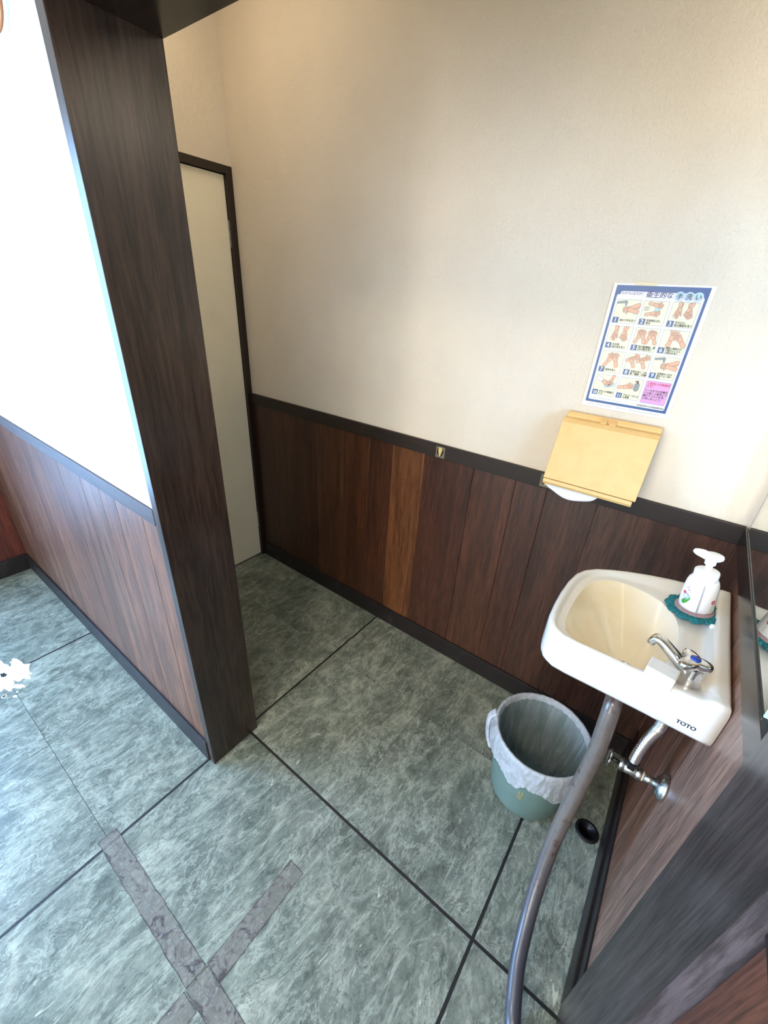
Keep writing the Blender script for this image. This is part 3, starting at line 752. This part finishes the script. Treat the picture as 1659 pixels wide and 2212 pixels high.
# liner: inside wall -> over the rim -> skirt with uneven hem
NLn = 220; ll = []
def hem(a):
    d_ = lambda c, w: math.exp(-((((a - c + math.pi) % (2*math.pi)) - math.pi)/w)**2)
    h = .086 + .012*math.sin(a*3 + .6) + .008*math.sin(a*7 + 1) + .005*noise.noise((math.cos(a)*5, math.sin(a)*5, 3))
    h += .030*d_(D2(-48), .24) - .022*d_(D2(-86), .10) + .020*d_(D2(-25), .3) + .012*d_(D2(-150), .2)
    return h
def wr_(a, s, amp): return amp * (noise.noise((math.cos(a)*9, math.sin(a)*9, s*1.6)) + .6*noise.noise((math.cos(a)*22, math.sin(a)*22, s*2.3 + 5)) + .35*math.sin(a*31 + s*3))
inner = [(.013, .094), (.05, .106), (.11, .1125), (.17, .1190), (.22, .1245), (.255, .1280), (.272, .1298)]
for (z, R_) in inner:
    ll.append([(bn.x + (R_ - .0022 + min(0.0016, wr_(a, z*9, .0024)) - .0014)*math.cos(a), bn.y + (R_ - .0022 + min(.0016, wr_(a, z*9, .0024)) - .0014)*math.sin(a), z) for a in [2*math.pi*j/NLn for j in range(NLn)]])
for (R_, z) in [(.1312, BH + .0015), (.1340, BH + .0042), (.1375, BH + .0040), (.1400, BH + .0008)]:
    ll.append([(bn.x + (R_ + abs(wr_(a, 6, .0010)))*math.cos(a), bn.y + (R_ + abs(wr_(a, 6, .0010)))*math.sin(a), z + abs(wr_(a, 2, .0016))) for a in [2*math.pi*j/NLn for j in range(NLn)]])
for s in (.08, .2, .34, .48, .62, .75, .88, 1.0):
    L = []
    for j in range(NLn):
        a = 2*math.pi*j/NLn; z = BH - s*hem(a); R0_ = .1365 - (BH - z)*.075
        fl_ = .0042 + .005*s + abs(wr_(a, s*1.5, .0045)) + .010*math.exp(-((((a - D2(205) + math.pi) % (2*math.pi)) - math.pi)/.30)**2)*math.sin(math.pi*s)
        L.append((bn.x + (R0_ + fl_)*math.cos(a), bn.y + (R0_ + fl_)*math.sin(a), z))
    ll.append(L)
lin = thing('bin_liner', 'thin white plastic bag lining the green waste bin, folded over its rim', 'bag', bn + Vector((0, 0, .013)))
v, f_ = loft(ll[:7], False, False); mesh_obj('bag_lining', v, f_, M_LINER_IN, lin, smooth=True)
v, f_ = loft(ll[6:], False, False); mesh_obj('bag_skirt', v, f_, M_LINER, lin, smooth=True)
# bag handle loop hanging on the left
ah = D2(196)
def onrim(a, R_, z): return (bn.x + R_*math.cos(a), bn.y + R_*math.sin(a), z)
hlp = catmull([onrim(ah - .10, .142, BH + .002), onrim(ah - .06, .156, BH - .018), onrim(ah - .0, .158, BH - .045), onrim(ah + .10, .152, BH - .082), onrim(ah + .22, .141, BH - .108)], 8)
MB().sweep(hlp, [.0125]*len(hlp), 12, sec=lambda a, i: (.28*math.cos(a), 1.0*math.sin(a))).build('bag_handle', M_LINER, lin, smooth=True)

# ------------------------------------------------------------------ paper towel dispenser
DX0, DX1 = 1.499, 1.743
dsp = thing('paper_towel_dispenser', 'pale yellow paper towel dispenser on the wall under the poster', 'dispenser', (1.621, 0, .962))
def xprism(prof, x0, x1, name, mat, parent, ch=0):
    n = len(prof); v = [(x0, p[0], p[1]) for p in prof] + [(x1, p[0], p[1]) for p in prof]
    f_ = [tuple(range(n-1, -1, -1)), tuple(range(n, 2*n))] + [(k, (k+1) % n, n+(k+1) % n, n+k) for k in range(n)]
    bm = bmesh.new(); bv = [bm.verts.new(q) for q in v]
    for q in f_: bm.faces.new([bv[i] for i in q])
    bmesh.ops.recalc_face_normals(bm, faces=list(bm.faces))
    if ch: bmesh.ops.bevel(bm, geom=list(bm.edges), offset=ch, segments=2, profile=.6, affect='EDGES')
    bm.verts.index_update(); vv = [q.co[:] for q in bm.verts]; ff = [[q.index for q in p.verts] for p in bm.faces]; bm.free()
    return mesh_obj(name, vv, ff, mat, parent)
YB = -.0005
xprism([(YB, .966), (YB, 1.1545), (-.010, 1.1545), (-.016, 1.146), (-.090, .968)], DX0 + .003, DX1 - .002, 'case', M_CREAM, dsp, .0012)
xprism([(-.012, 1.1425), (-.034, 1.1405), (-.046, 1.131), (-.1015, .9745), (-.0965, .9735), (-.050, 1.100)], DX0, DX1, 'front_cover', M_CREAM, dsp, .0014)
xprism([(-.0990, .9730), (-.1035, .9735), (-.1065, .9650), (-.1020, .9570), (-.088, .9560), (-.086, .9640)], DX0 + .0015, DX1 - .006, 'bottom_lip', M_CREAM, dsp, .0012)
xprism([(-.085, .9620), (-.085, .9680), (-.0965, .9742), (-.0985, .9733)], DX0 + .004, DX1 - .004, 'slot_gap', M_SLOT, dsp)
for dx in (-.018, .006):
    xprism([(-.006, 1.1540), (-.020, 1.1500), (-.031, 1.1435), (-.030, 1.1390), (-.012, 1.1425)], 1.612 + dx, 1.612 + dx + .016, 'latch', M_CREAM, dsp, .0008)
M_EMB = simple('embossed_enamel', srgb(222, 184, 118), .4)
Mt = Matrix.Translation((DX0 + .010, -.0525, 1.1135)) @ Matrix.Rotation(math.radians(-19.5), 4, 'X') @ Matrix(((1,0,0,0),(0,0,-1,0),(0,1,0,0),(0,0,0,1)))
def emb(pts, nm):
    return mesh_obj(nm, [Mt @ Vector((x, y, .0006)) for x, y in pts], [tuple(range(len(pts)))], M_EMB, dsp)
for (x, y, w, h) in [(0, 0, .0012, .012), (0, .0108, .008, .0012), (.002, .005, .006, .001), (.009, .001, .0012, .008), (.012, .003, .005, .001), (.016, .001, .001, .008), (.012, .007, .005, .001)]:
    emb([(x, y), (x + w, y), (x + w, y + h), (x, y + h)], 'embossed_mark')
# paper sheet hanging out of the slot
pv = []; pf = []
NU, NV = 22, 8
for i in range(NU + 1):
    u = i / NU; x = 1.5085 + u*.158
    drop = .004 + .038*math.sin(math.pi*min(1, u*.86 + .10))**.75
    if u > .85: drop *= (1 - u)/.15*.9 + .1
    for j in range(NV + 1):
        t = j / NV
        pv.append((x, -.078 - .012*math.sin(t*1.5) + .003*math.sin(u*7 + t), .966 - drop*t + .001*math.sin(u*12)))
for i in range(NU):
    for j in range(NV): a = i*(NV+1) + j; pf.append((a, a+1, a+NV+2, a+NV+1))
o = mesh_obj('paper_towel', pv, pf, M_PAPER, None, smooth=True, origin=(1.587, -.085, .93)); tag(o, 'white paper towel hanging out of the yellow dispenser slot', 'paper towel')
md = o.modifiers.new('thickness', 'SOLIDIFY'); md.thickness = .0004

# ------------------------------------------------------------------ poster
PX0, PX1, PZ0, PZ1 = 1.5275, 1.7425, 1.1765, 1.4815
po = thing('hand_washing_poster', 'laminated blue-bordered hand washing instruction poster above the towel dispenser', 'poster', (1.635, .006, 1.1765))
MB().box((PX0, .0035, PZ0), (PX1, .006, PZ1)).build('laminated_sheet', simple('laminate', srgb(226, 224, 220), .28), po)
def PL(u, v, layer): return (u, .0034 - .00014*layer, v)
def poly(pts, layer, mat, name, parent=po):
    return mesh_obj(name, [PL(u, v, layer) for u, v in pts], [tuple(range(len(pts)))], mat, parent)
def rrect(x0, z0, x1, z1, r=.0, n=5):
    if r <= 0: return [(x0, z0), (x1, z0), (x1, z1), (x0, z1)]
    out = []
    for cx_, cz_, a0 in ((x1-r, z0+r, -math.pi/2), (x1-r, z1-r, 0), (x0+r, z1-r, math.pi/2), (x0+r, z0+r, math.pi)):
        for k in range(n+1): a = a0 + math.pi/2*k/n; out.append((cx_ + r*math.cos(a), cz_ + r*math.sin(a)))
    return out
def disc(cx_, cz_, rx, rz=None, n=20):
    rz = rz or rx; return [(cx_ + rx*math.cos(2*math.pi*k/n), cz_ + rz*math.sin(2*math.pi*k/n)) for k in range(n)]
M_PBLUE = simple('poster_blue', srgb(5, 74, 134), .3); M_PWHITE = simple('poster_white', srgb(226, 226, 224), .3); M_PCREAM = simple('poster_cream', srgb(222, 220, 190), .3)
M_PPINK = simple('poster_pink', srgb(214, 150, 202), .3); M_PTITLE = simple('poster_title', srgb(44, 40, 116), .3); M_PPURP = simple('poster_purple', srgb(116, 56, 124), .3); M_PINK2 = simple('poster_black', srgb(30, 34, 32), .3)
M_PRED = simple('poster_red', srgb(206, 40, 84), .3); M_SKIN = simple('poster_skin', srgb(214, 162, 132), .3); M_LINE = simple('poster_line', srgb(70, 54, 46), .3); M_PGREY = simple('poster_grey', srgb(128, 136, 140), .3); M_PLB = simple('poster_light_blue', srgb(160, 204, 232), .3); M_PBUB = simple('poster_bubble', srgb(188, 200, 236), .3)
poly(rrect(1.5350, 1.1890, 1.7335, 1.4775), 1, M_PBLUE, 'blue_border')
poly(rrect(1.5410, 1.1955, 1.7275, 1.4570, .004), 2, M_PWHITE, 'white_field')
poly(rrect(1.5480, 1.4490, 1.7200, 1.4645, .005), 2.4, M_PWHITE, 'white_field')
for bi, cx_ in enumerate((1.6765, 1.6955, 1.7140)):
    poly(disc(cx_, 1.4575, .0105), 3 + .2*bi, M_PBUB, 'bubble'); poly(disc(cx_ - .001, 1.4605, .0075, .006), 4 + .2*bi, M_PLB, 'bubble')
text_mesh('できていますか？', .0072, M_PPURP, 'title_text', po, facing_y(1.5500, .0017, 1.4572), bold=.00022, shear=.15, xs=.90)
text_mesh('衛生的な', .0150, M_PTITLE, 'title_text', po, facing_y(1.6060, .0017, 1.4535), bold=.0005, shear=.1, xs=.96)
for ch_, cx_ in zip('手洗い', (1.6765, 1.6955, 1.7140)):
    text_mesh(ch_, .0140, M_PINK2, 'title_text', po, facing_y(cx_, .0017, 1.4525), align='CENTER', bold=.0005, shear=.1)
CW, CH, PXs, PZs = .0550, .0545, .0612, .0606
capt = ['流水で手を洗う', '洗浄剤を手に\n取る', '手のひら、\n指の腹面を洗う', '手の甲、\n指の背を洗う', '指の間(側面)、股\n(付け根)を洗う', '親指と親指の付\nけ根のふくらん\nだ部分を洗う', '指先を洗う', '手首を洗う（内\n側・側面・外側）', '洗浄剤を十分な\n流水でよく洗い\n流す', '手をふき乾燥さ\nせる', 'アルコールによ\nる消毒']
def capsule(p, q, r0, r1, n=6):
    p = Vector(p); q = Vector(q); dd = q - p; a0 = math.atan2(dd.y, dd.x); out = []
    for k in range(n+1): a = a0 - math.pi/2 + math.pi*k/n; out.append((q.x + r1*math.cos(a), q.y + r1*math.sin(a)))
    for k in range(n+1): a = a0 + math.pi/2 + math.pi*k/n; out.append((p.x + r0*math.cos(a), p.y + r0*math.sin(a)))
    return out
def hand(cx_, cz_, ang, s=1.0, fingers=4, spread=.16, flip=1, curl=1.0):
    """capsules of a drawn hand whose fingers point along ang; returns list of (p,q,r0,r1)"""
    s *= .88
    R2 = lambda x, y: (cx_ + s*(x*math.cos(ang) - y*flip*math.sin(ang)), cz_ + s*(x*math.sin(ang) + y*flip*math.cos(ang)))
    out = [(R2(-.020, 0), R2(-.006, 0), .0042*s, .0036*s), (R2(-.004, 0), R2(.003, 0), .0052*s, .0050*s)]
    for k in range(fingers):
        t = (k - 1.5); out.append((R2(.004, t*.0026), R2((.0125 - .0011*abs(t - .3))*curl, t*.0026 + t*spread*.012), .0015*s, .0012*s))
    out.append((R2(-.001, .004), R2(.006*curl, .0085), .0018*s, .0014*s)); return out
def draw(strokes, layer, fill, parent, line=.00052):
    b1 = MB(); b2 = MB()
    for si, (p, q, r0, r1) in enumerate(strokes):
        for B, e, ly in ((b1, line, layer + .14*si), (b2, 0, layer + .14*si + .07)):
            pts = capsule(p, q, r0 + e, r1 + e); B.add([PL(u, v_, ly) for u, v_ in pts], [tuple(range(len(pts)))])
    b1.build('drawing_outline', M_LINE, parent); b2.build('drawing', fill, parent)
for i in range(12):
    c, rr_ = i % 3, i // 3
    x0 = 1.5455 + c*PXs; z1 = 1.4460 - rr_*PZs; x1 = x0 + CW; z0 = z1 - CH
    if i == 11:
        pk = poly(rrect(x0, z0 - .002, x1 + .001, z1), 3, M_PBLUE, 'pink_note'); poly(rrect(x0 + .0006, z0 - .0014, x1 + .0004, z1 - .0006), 4, M_PPINK, 'note_field', pk)
        text_mesh('２度洗いが効果的\nです！', .0067, M_PRED, 'note_text', pk, facing_y(x0 + .003, .0017, z1 - .009), bold=.00025, line=1.02, xs=.96)
        text_mesh('２〜９までの手順を\nくり返し２度洗いで\n菌やウイルスを洗\nい流しましょう。', .0062, M_PINK2, 'note_text', pk, facing_y(x0 + .002, .0017, z1 - .026), bold=.0002, line=1.08, xs=.95)
        continue
    ce = poly(rrect(x0, z0, x1, z1), 3, M_PBLUE, 'step_frame'); poly(rrect(x0 + .0005, z0 + .0005, x1 - .0005, z1 - .0005), 4, M_PCREAM, 'step_field', ce)
    poly(rrect(x0 + .001, z0 + .001, x0 + .0145, z0 + .0140), 5, M_PBLUE, 'number_tile', ce)
    text_mesh(str(i + 1), .0135 if i < 9 else .0115, M_PWHITE, 'number', ce, facing_y(x0 + .0077, .0017, z0 + .0030), align='CENTER', bold=.0007, xs=1 if i < 9 else .85)
    nl = capt[i].count('\n')
    text_mesh(capt[i], .0061 if nl < 2 else .0054, M_PINK2, 'caption', ce, facing_y(x0 + .0170, .0017, z0 + (.0055 if nl == 0 else .0085 if nl == 1 else .0115)), bold=.00030, line=.98, xs=.82 if i == 4 else .88)
    cx_, cz_ = x0 + CW*.5, z0 + CH*(.60 if i in (2, 3) else .72 if i in (4, 5, 6, 7) else .66)
    if i in (0, 8):
        draw([((cx_-.024, cz_+.011), (cx_-.006, cz_+.0135), .0022, .0024), ((cx_-.005, cz_+.0130), (cx_-.005, cz_+.007), .0022, .0018)], 5, M_PGREY, ce)
        draw([((cx_-.005, cz_+.006), (cx_-.0045, cz_-.001), .0012, .0014)], 5, M_PLB, ce)
        draw(hand(cx_+.004, cz_-.002, math.radians(195), 1.15, 4, .05) + [((cx_+.006, cz_-.001), (cx_+.024, cz_+.007), .0042, .0046), ((cx_+.006, cz_-.004), (cx_+.024, cz_-.008), .0042, .0046)], 7, M_SKIN, ce)
    elif i == 1:
        draw([((cx_+.006, cz_+.004), (cx_+.006, cz_-.004), .0042, .0060)], 5, M_PLB, ce)
        draw(hand(cx_+.004, cz_+.009, math.radians(-12), 1.0, 4, .03), 7, M_SKIN, ce); draw(hand(cx_+.002, cz_-.009, math.radians(10), 1.0, 4, .03, -1), 7, M_SKIN, ce)
        for k in range(4): poly(rrect(x0 + .004, cz_ + .004 - k*.0024, x0 + .016 - .002*(k % 2), cz_ + .0048 - k*.0024), 6, M_LINE, 'scribble', ce)
    elif i in (2, 3):
        draw(hand(cx_-.012, cz_-.001, math.radians(-100), 1.05, 4, .08), 5, M_SKIN, ce); draw(hand(cx_-.009, cz_+.003, math.radians(-82), .95, 4, .05, -1), 7, M_SKIN, ce)
        draw(hand(cx_+.013, cz_-.001, math.radians(-78), 1.05, 4, .08, -1), 5, M_SKIN, ce); draw(hand(cx_+.009, cz_+.003, math.radians(-108), .95, 4, .05), 7, M_SKIN, ce)
        for dx in (-.017, -.006, .006, .02): poly(disc(cx_ + dx, cz_ - .010 + .002*math.sin(dx*900), .0018), 9, M_PWHITE, 'soap_bubble', ce)
    elif i == 4:
        for sx_ in (-1, 1):
            draw(hand(cx_ + sx_*.012 - .003, cz_-.001, math.radians(70), 1.05, 4, .14), 5, M_SKIN, ce); draw(hand(cx_ + sx_*.012 + .004, cz_-.002, math.radians(112), 1.0, 4, .14, -1), 7, M_SKIN, ce)
    elif i == 5:
        draw(hand(cx_-.005, cz_+.001, math.radians(80), 1.25, 4, .22, -1), 5, M_SKIN, ce); draw(hand(cx_+.010, cz_-.002, math.radians(130), 1.2, 4, .03, 1, .55), 7, M_SKIN, ce)
    elif i == 6:
        draw(hand(cx_-.006, cz_-.003, math.radians(62), 1.2, 4, .10, 1), 5, M_SKIN, ce); draw(hand(cx_+.006, cz_-.001, math.radians(110), 1.2, 4, .10, -1, .8), 7, M_SKIN, ce)
    elif i == 7:
        for sx_ in (-1, 1):
            draw(hand(cx_ + sx_*.012 + .002, cz_+.004, math.radians(25), 1.0, 4, .06), 5, M_SKIN, ce); draw(hand(cx_ + sx_*.012 - .004, cz_-.001, math.radians(118), 1.0, 4, .03, -1, .6), 7, M_SKIN, ce)
    elif i == 9:
        draw([((cx_+.004, cz_-.008), (cx_+.018, cz_-.004), .0060, .0050)], 5, M_PLB, ce)
        draw([((cx_-.020, cz_+.008), (cx_-.012, cz_+.005), .0050, .0048)], 9, M_PWHITE, ce)
        draw(hand(cx_+.001, cz_-.002, math.radians(-28), 1.1, 4, .04), 7, M_SKIN, ce); draw(hand(cx_+.012, cz_+.002, math.radians(-108), .9, 4, .04), 7, M_SKIN, ce)
    elif i == 10:
        draw([((cx_+.015, cz_+.003), (cx_+.015, cz_-.007), .0058, .0058)], 5, M_PGREY, ce); draw([((cx_+.015, cz_+.012), (cx_+.010, cz_+.012), .0014, .0010), ((cx_+.015, cz_+.008), (cx_+.015, cz_+.012), .0016, .0016)], 5, M_LINE, ce)
        draw(hand(cx_-.006, cz_-.004, math.radians(12), 1.15, 4, .06), 7, M_SKIN, ce)
text_mesh('©公益社団法人日本食品衛生協会', .0050, M_PINK2, 'credit_text', po, facing_y(1.7265, .0017, 1.1985), align='RIGHT', bold=.00012, xs=.86)
tick = MB()
rt = random.Random(3)
for k in range(34):
    x = 1.5445 + k*.0052
    if k in (3, 12, 13, 19): continue
    tick.add([PL(*p, 1) for p in rrect(x, 1.1822, x + .0021, 1.1822 + .0016 + .0006*rt.random())], [(0, 1, 2, 3)])
for k in range(38):
    x = 1.5435 + k*.0022; tick.add([PL(*p, 3) for p in rrect(x, 1.2003, x + .0014, 1.2014)], [(0, 1, 2, 3)])
tick.build('fine_print', M_PGREY, po)
MB().box((1.5760, .0026, 1.4775), (1.6230, .0038, 1.4850)).build('tape_piece', simple('yellowed_tape', srgb(222, 206, 168), .35), po)

# ------------------------------------------------------------------ mirror on the right wall
mi = thing('wall_mirror', 'frameless wall mirror standing on the dark rail above the basin', 'mirror', (WX, -.38, DADO))
MB().box((WX + .0008, -.690, DADO + .0005), (WX + .0058, -.045, 1.62)).build('mirror_edge', M_GEDGE, mi)
MB().box((WX + .0002, -.6885, DADO + .002), (WX + .0009, -.0465, 1.6185)).build('mirror_glass', M_GLASSM, mi)

# ------------------------------------------------------------------ leftover hook pads on the far rail
for (x, z, lab) in ((1.101, .924, 'square grey hook pad remnant on the dado rail, clear of the dispenser'), (1.4885, .9275, 'square grey hook pad remnant on the dado rail touching the towel dispenser')):
    hk = thing('hook_pad', lab, 'hook pad', (x, -.007, z), 'old hook pads on the rail')
    MB().box((x - .0185, -.0082, z - .021), (x + .0185, -.0070, z + .021), .0005).build('pad', M_STICKER, hk)
    hb = MB(); hb.add([(x + p[0], -.0083, z + p[1]) for p in ragged(.0135, .0155, 14, .22, 0, 21)], [tuple(range(14))]); hb.build('dark_residue', M_FRAME, hk)
    v = [(x + p[0], -.0086, z + .004 + p[1]) for p in [(-.006, .015), (.007, .015), (.0075, .004), (.005, -.006), (.002, -.017), (-.002, -.018), (-.005, -.006), (-.007, .003)]]
    v2 = [(q[0], -.0105, q[2]) for q in v]; n = len(v)
    mesh_obj('glue_streak', v + v2, [tuple(range(n)), tuple(range(2*n-1, n-1, -1))] + [(k, n+k, n+(k+1) % n, (k+1) % n) for k in range(n)], M_AMBER, hk)

# ------------------------------------------------------------------ old tape on the floor joints
def tape(x0, y0, x1, y1, lab, seed):
    t_ = thing('floor_tape', lab, 'tape', ((x0+x1)/2, (y0+y1)/2, 0), 'old tape strips on the floor joints')
    rr = random.Random(seed); pts = []
    n = 24
    for k in range(n): pts.append((x0 + (x1-x0)*k/n, y0 + .0012*rr.uniform(-1, 1)))
    for k in range(6): pts.append((x1 + .0012*rr.uniform(-1, 1), y0 + (y1-y0)*k/6))
    for k in range(n): pts.append((x1 + (x0-x1)*k/n, y1 + .0012*rr.uniform(-1, 1)))
    for k in range(6): pts.append((x0 + .0012*rr.uniform(-1, 1), y1 + (y0-y1)*k/6))
    m_ = len(pts); z0, z1 = .0001, .0007 + .0001*seed
    v = [(*p, z0) for p in pts] + [(*p, z1) for p in pts]
    mesh_obj('tape_film', v, [tuple(range(m_-1, -1, -1)), tuple(range(m_, 2*m_))] + [(k, (k+1) % m_, m_+(k+1) % m_, m_+k) for k in range(m_)], M_TAPE, t_)
    # grime line along the edges
    b = MB(); w = .0016
    for k in range(m_):
        p, q = Vector(pts[k]), Vector(pts[(k+1) % m_]); dd = (q - p)
        if dd.length < 1e-6: continue
        nn = Vector((-dd.y, dd.x)).normalized()*w*rr.uniform(.2, .6)
        b.add([(*(p - nn), z1 + .0001), (*(q - nn), z1 + .0001), (*(q + nn), z1 + .0001), (*(p + nn), z1 + .0001)], [(0, 1, 2, 3)])
    b.build('edge_grime', M_TAPEEDGE, t_)
tape(.832, -1.262, 1.288, -1.214, 'grimy tape strip along the floor joint pointing away from the basin', 1)
tape(1.288, -1.210, 1.338, -.952, 'grimy tape strip with rounded end along the floor joint pointing to the far wall', 2)
tape(1.292, -1.264, 1.72, -1.213, 'grimy tape strip along the floor joint running toward the right wall', 3)
tape(1.286, -1.56, 1.336, -1.268, 'grimy tape strip along the floor joint running away from the far wall', 4)

# ------------------------------------------------------------------ brown cord hanging on the partition
cdv = MB().sweep(catmull([(.752, YP - .006, 2.0), (.7465, YP - .006, 1.88), (.747, YP - .007, 1.815), (.7445, YP - .008, 1.785), (.732, YP - .010, 1.766), (.715, YP - .012, 1.760), (.70, YP - .012, 1.772)], 8), .0022, 8)
cdv.sweep(catmull([(.748, YP - .009, 1.85), (.7505, YP - .010, 1.81), (.7495, YP - .011, 1.775)], 8), .0022, 8)
o = cdv.build('hanging_cord', M_CORD, None, smooth=True, origin=(.75, YP, 1.9)); tag(o, 'thin brown cord end hanging against the white partition wall', 'cord')

# crumb of paper on the floor by the bin
cr = MB().add([(1.8585, -.4405, .0005), (1.8665, -.4385, .0005), (1.8655, -.4345, .0022), (1.8600, -.4355, .0018), (1.8625, -.4375, .004)], [(0, 1, 4), (1, 2, 4), (2, 3, 4), (3, 0, 4), (3, 2, 1, 0)])
o = cr.build('paper_scrap', M_PAPER, None, origin=(1.862, -.438, 0)); tag(o, 'tiny torn paper scrap on the floor between bin and drain', 'scrap')
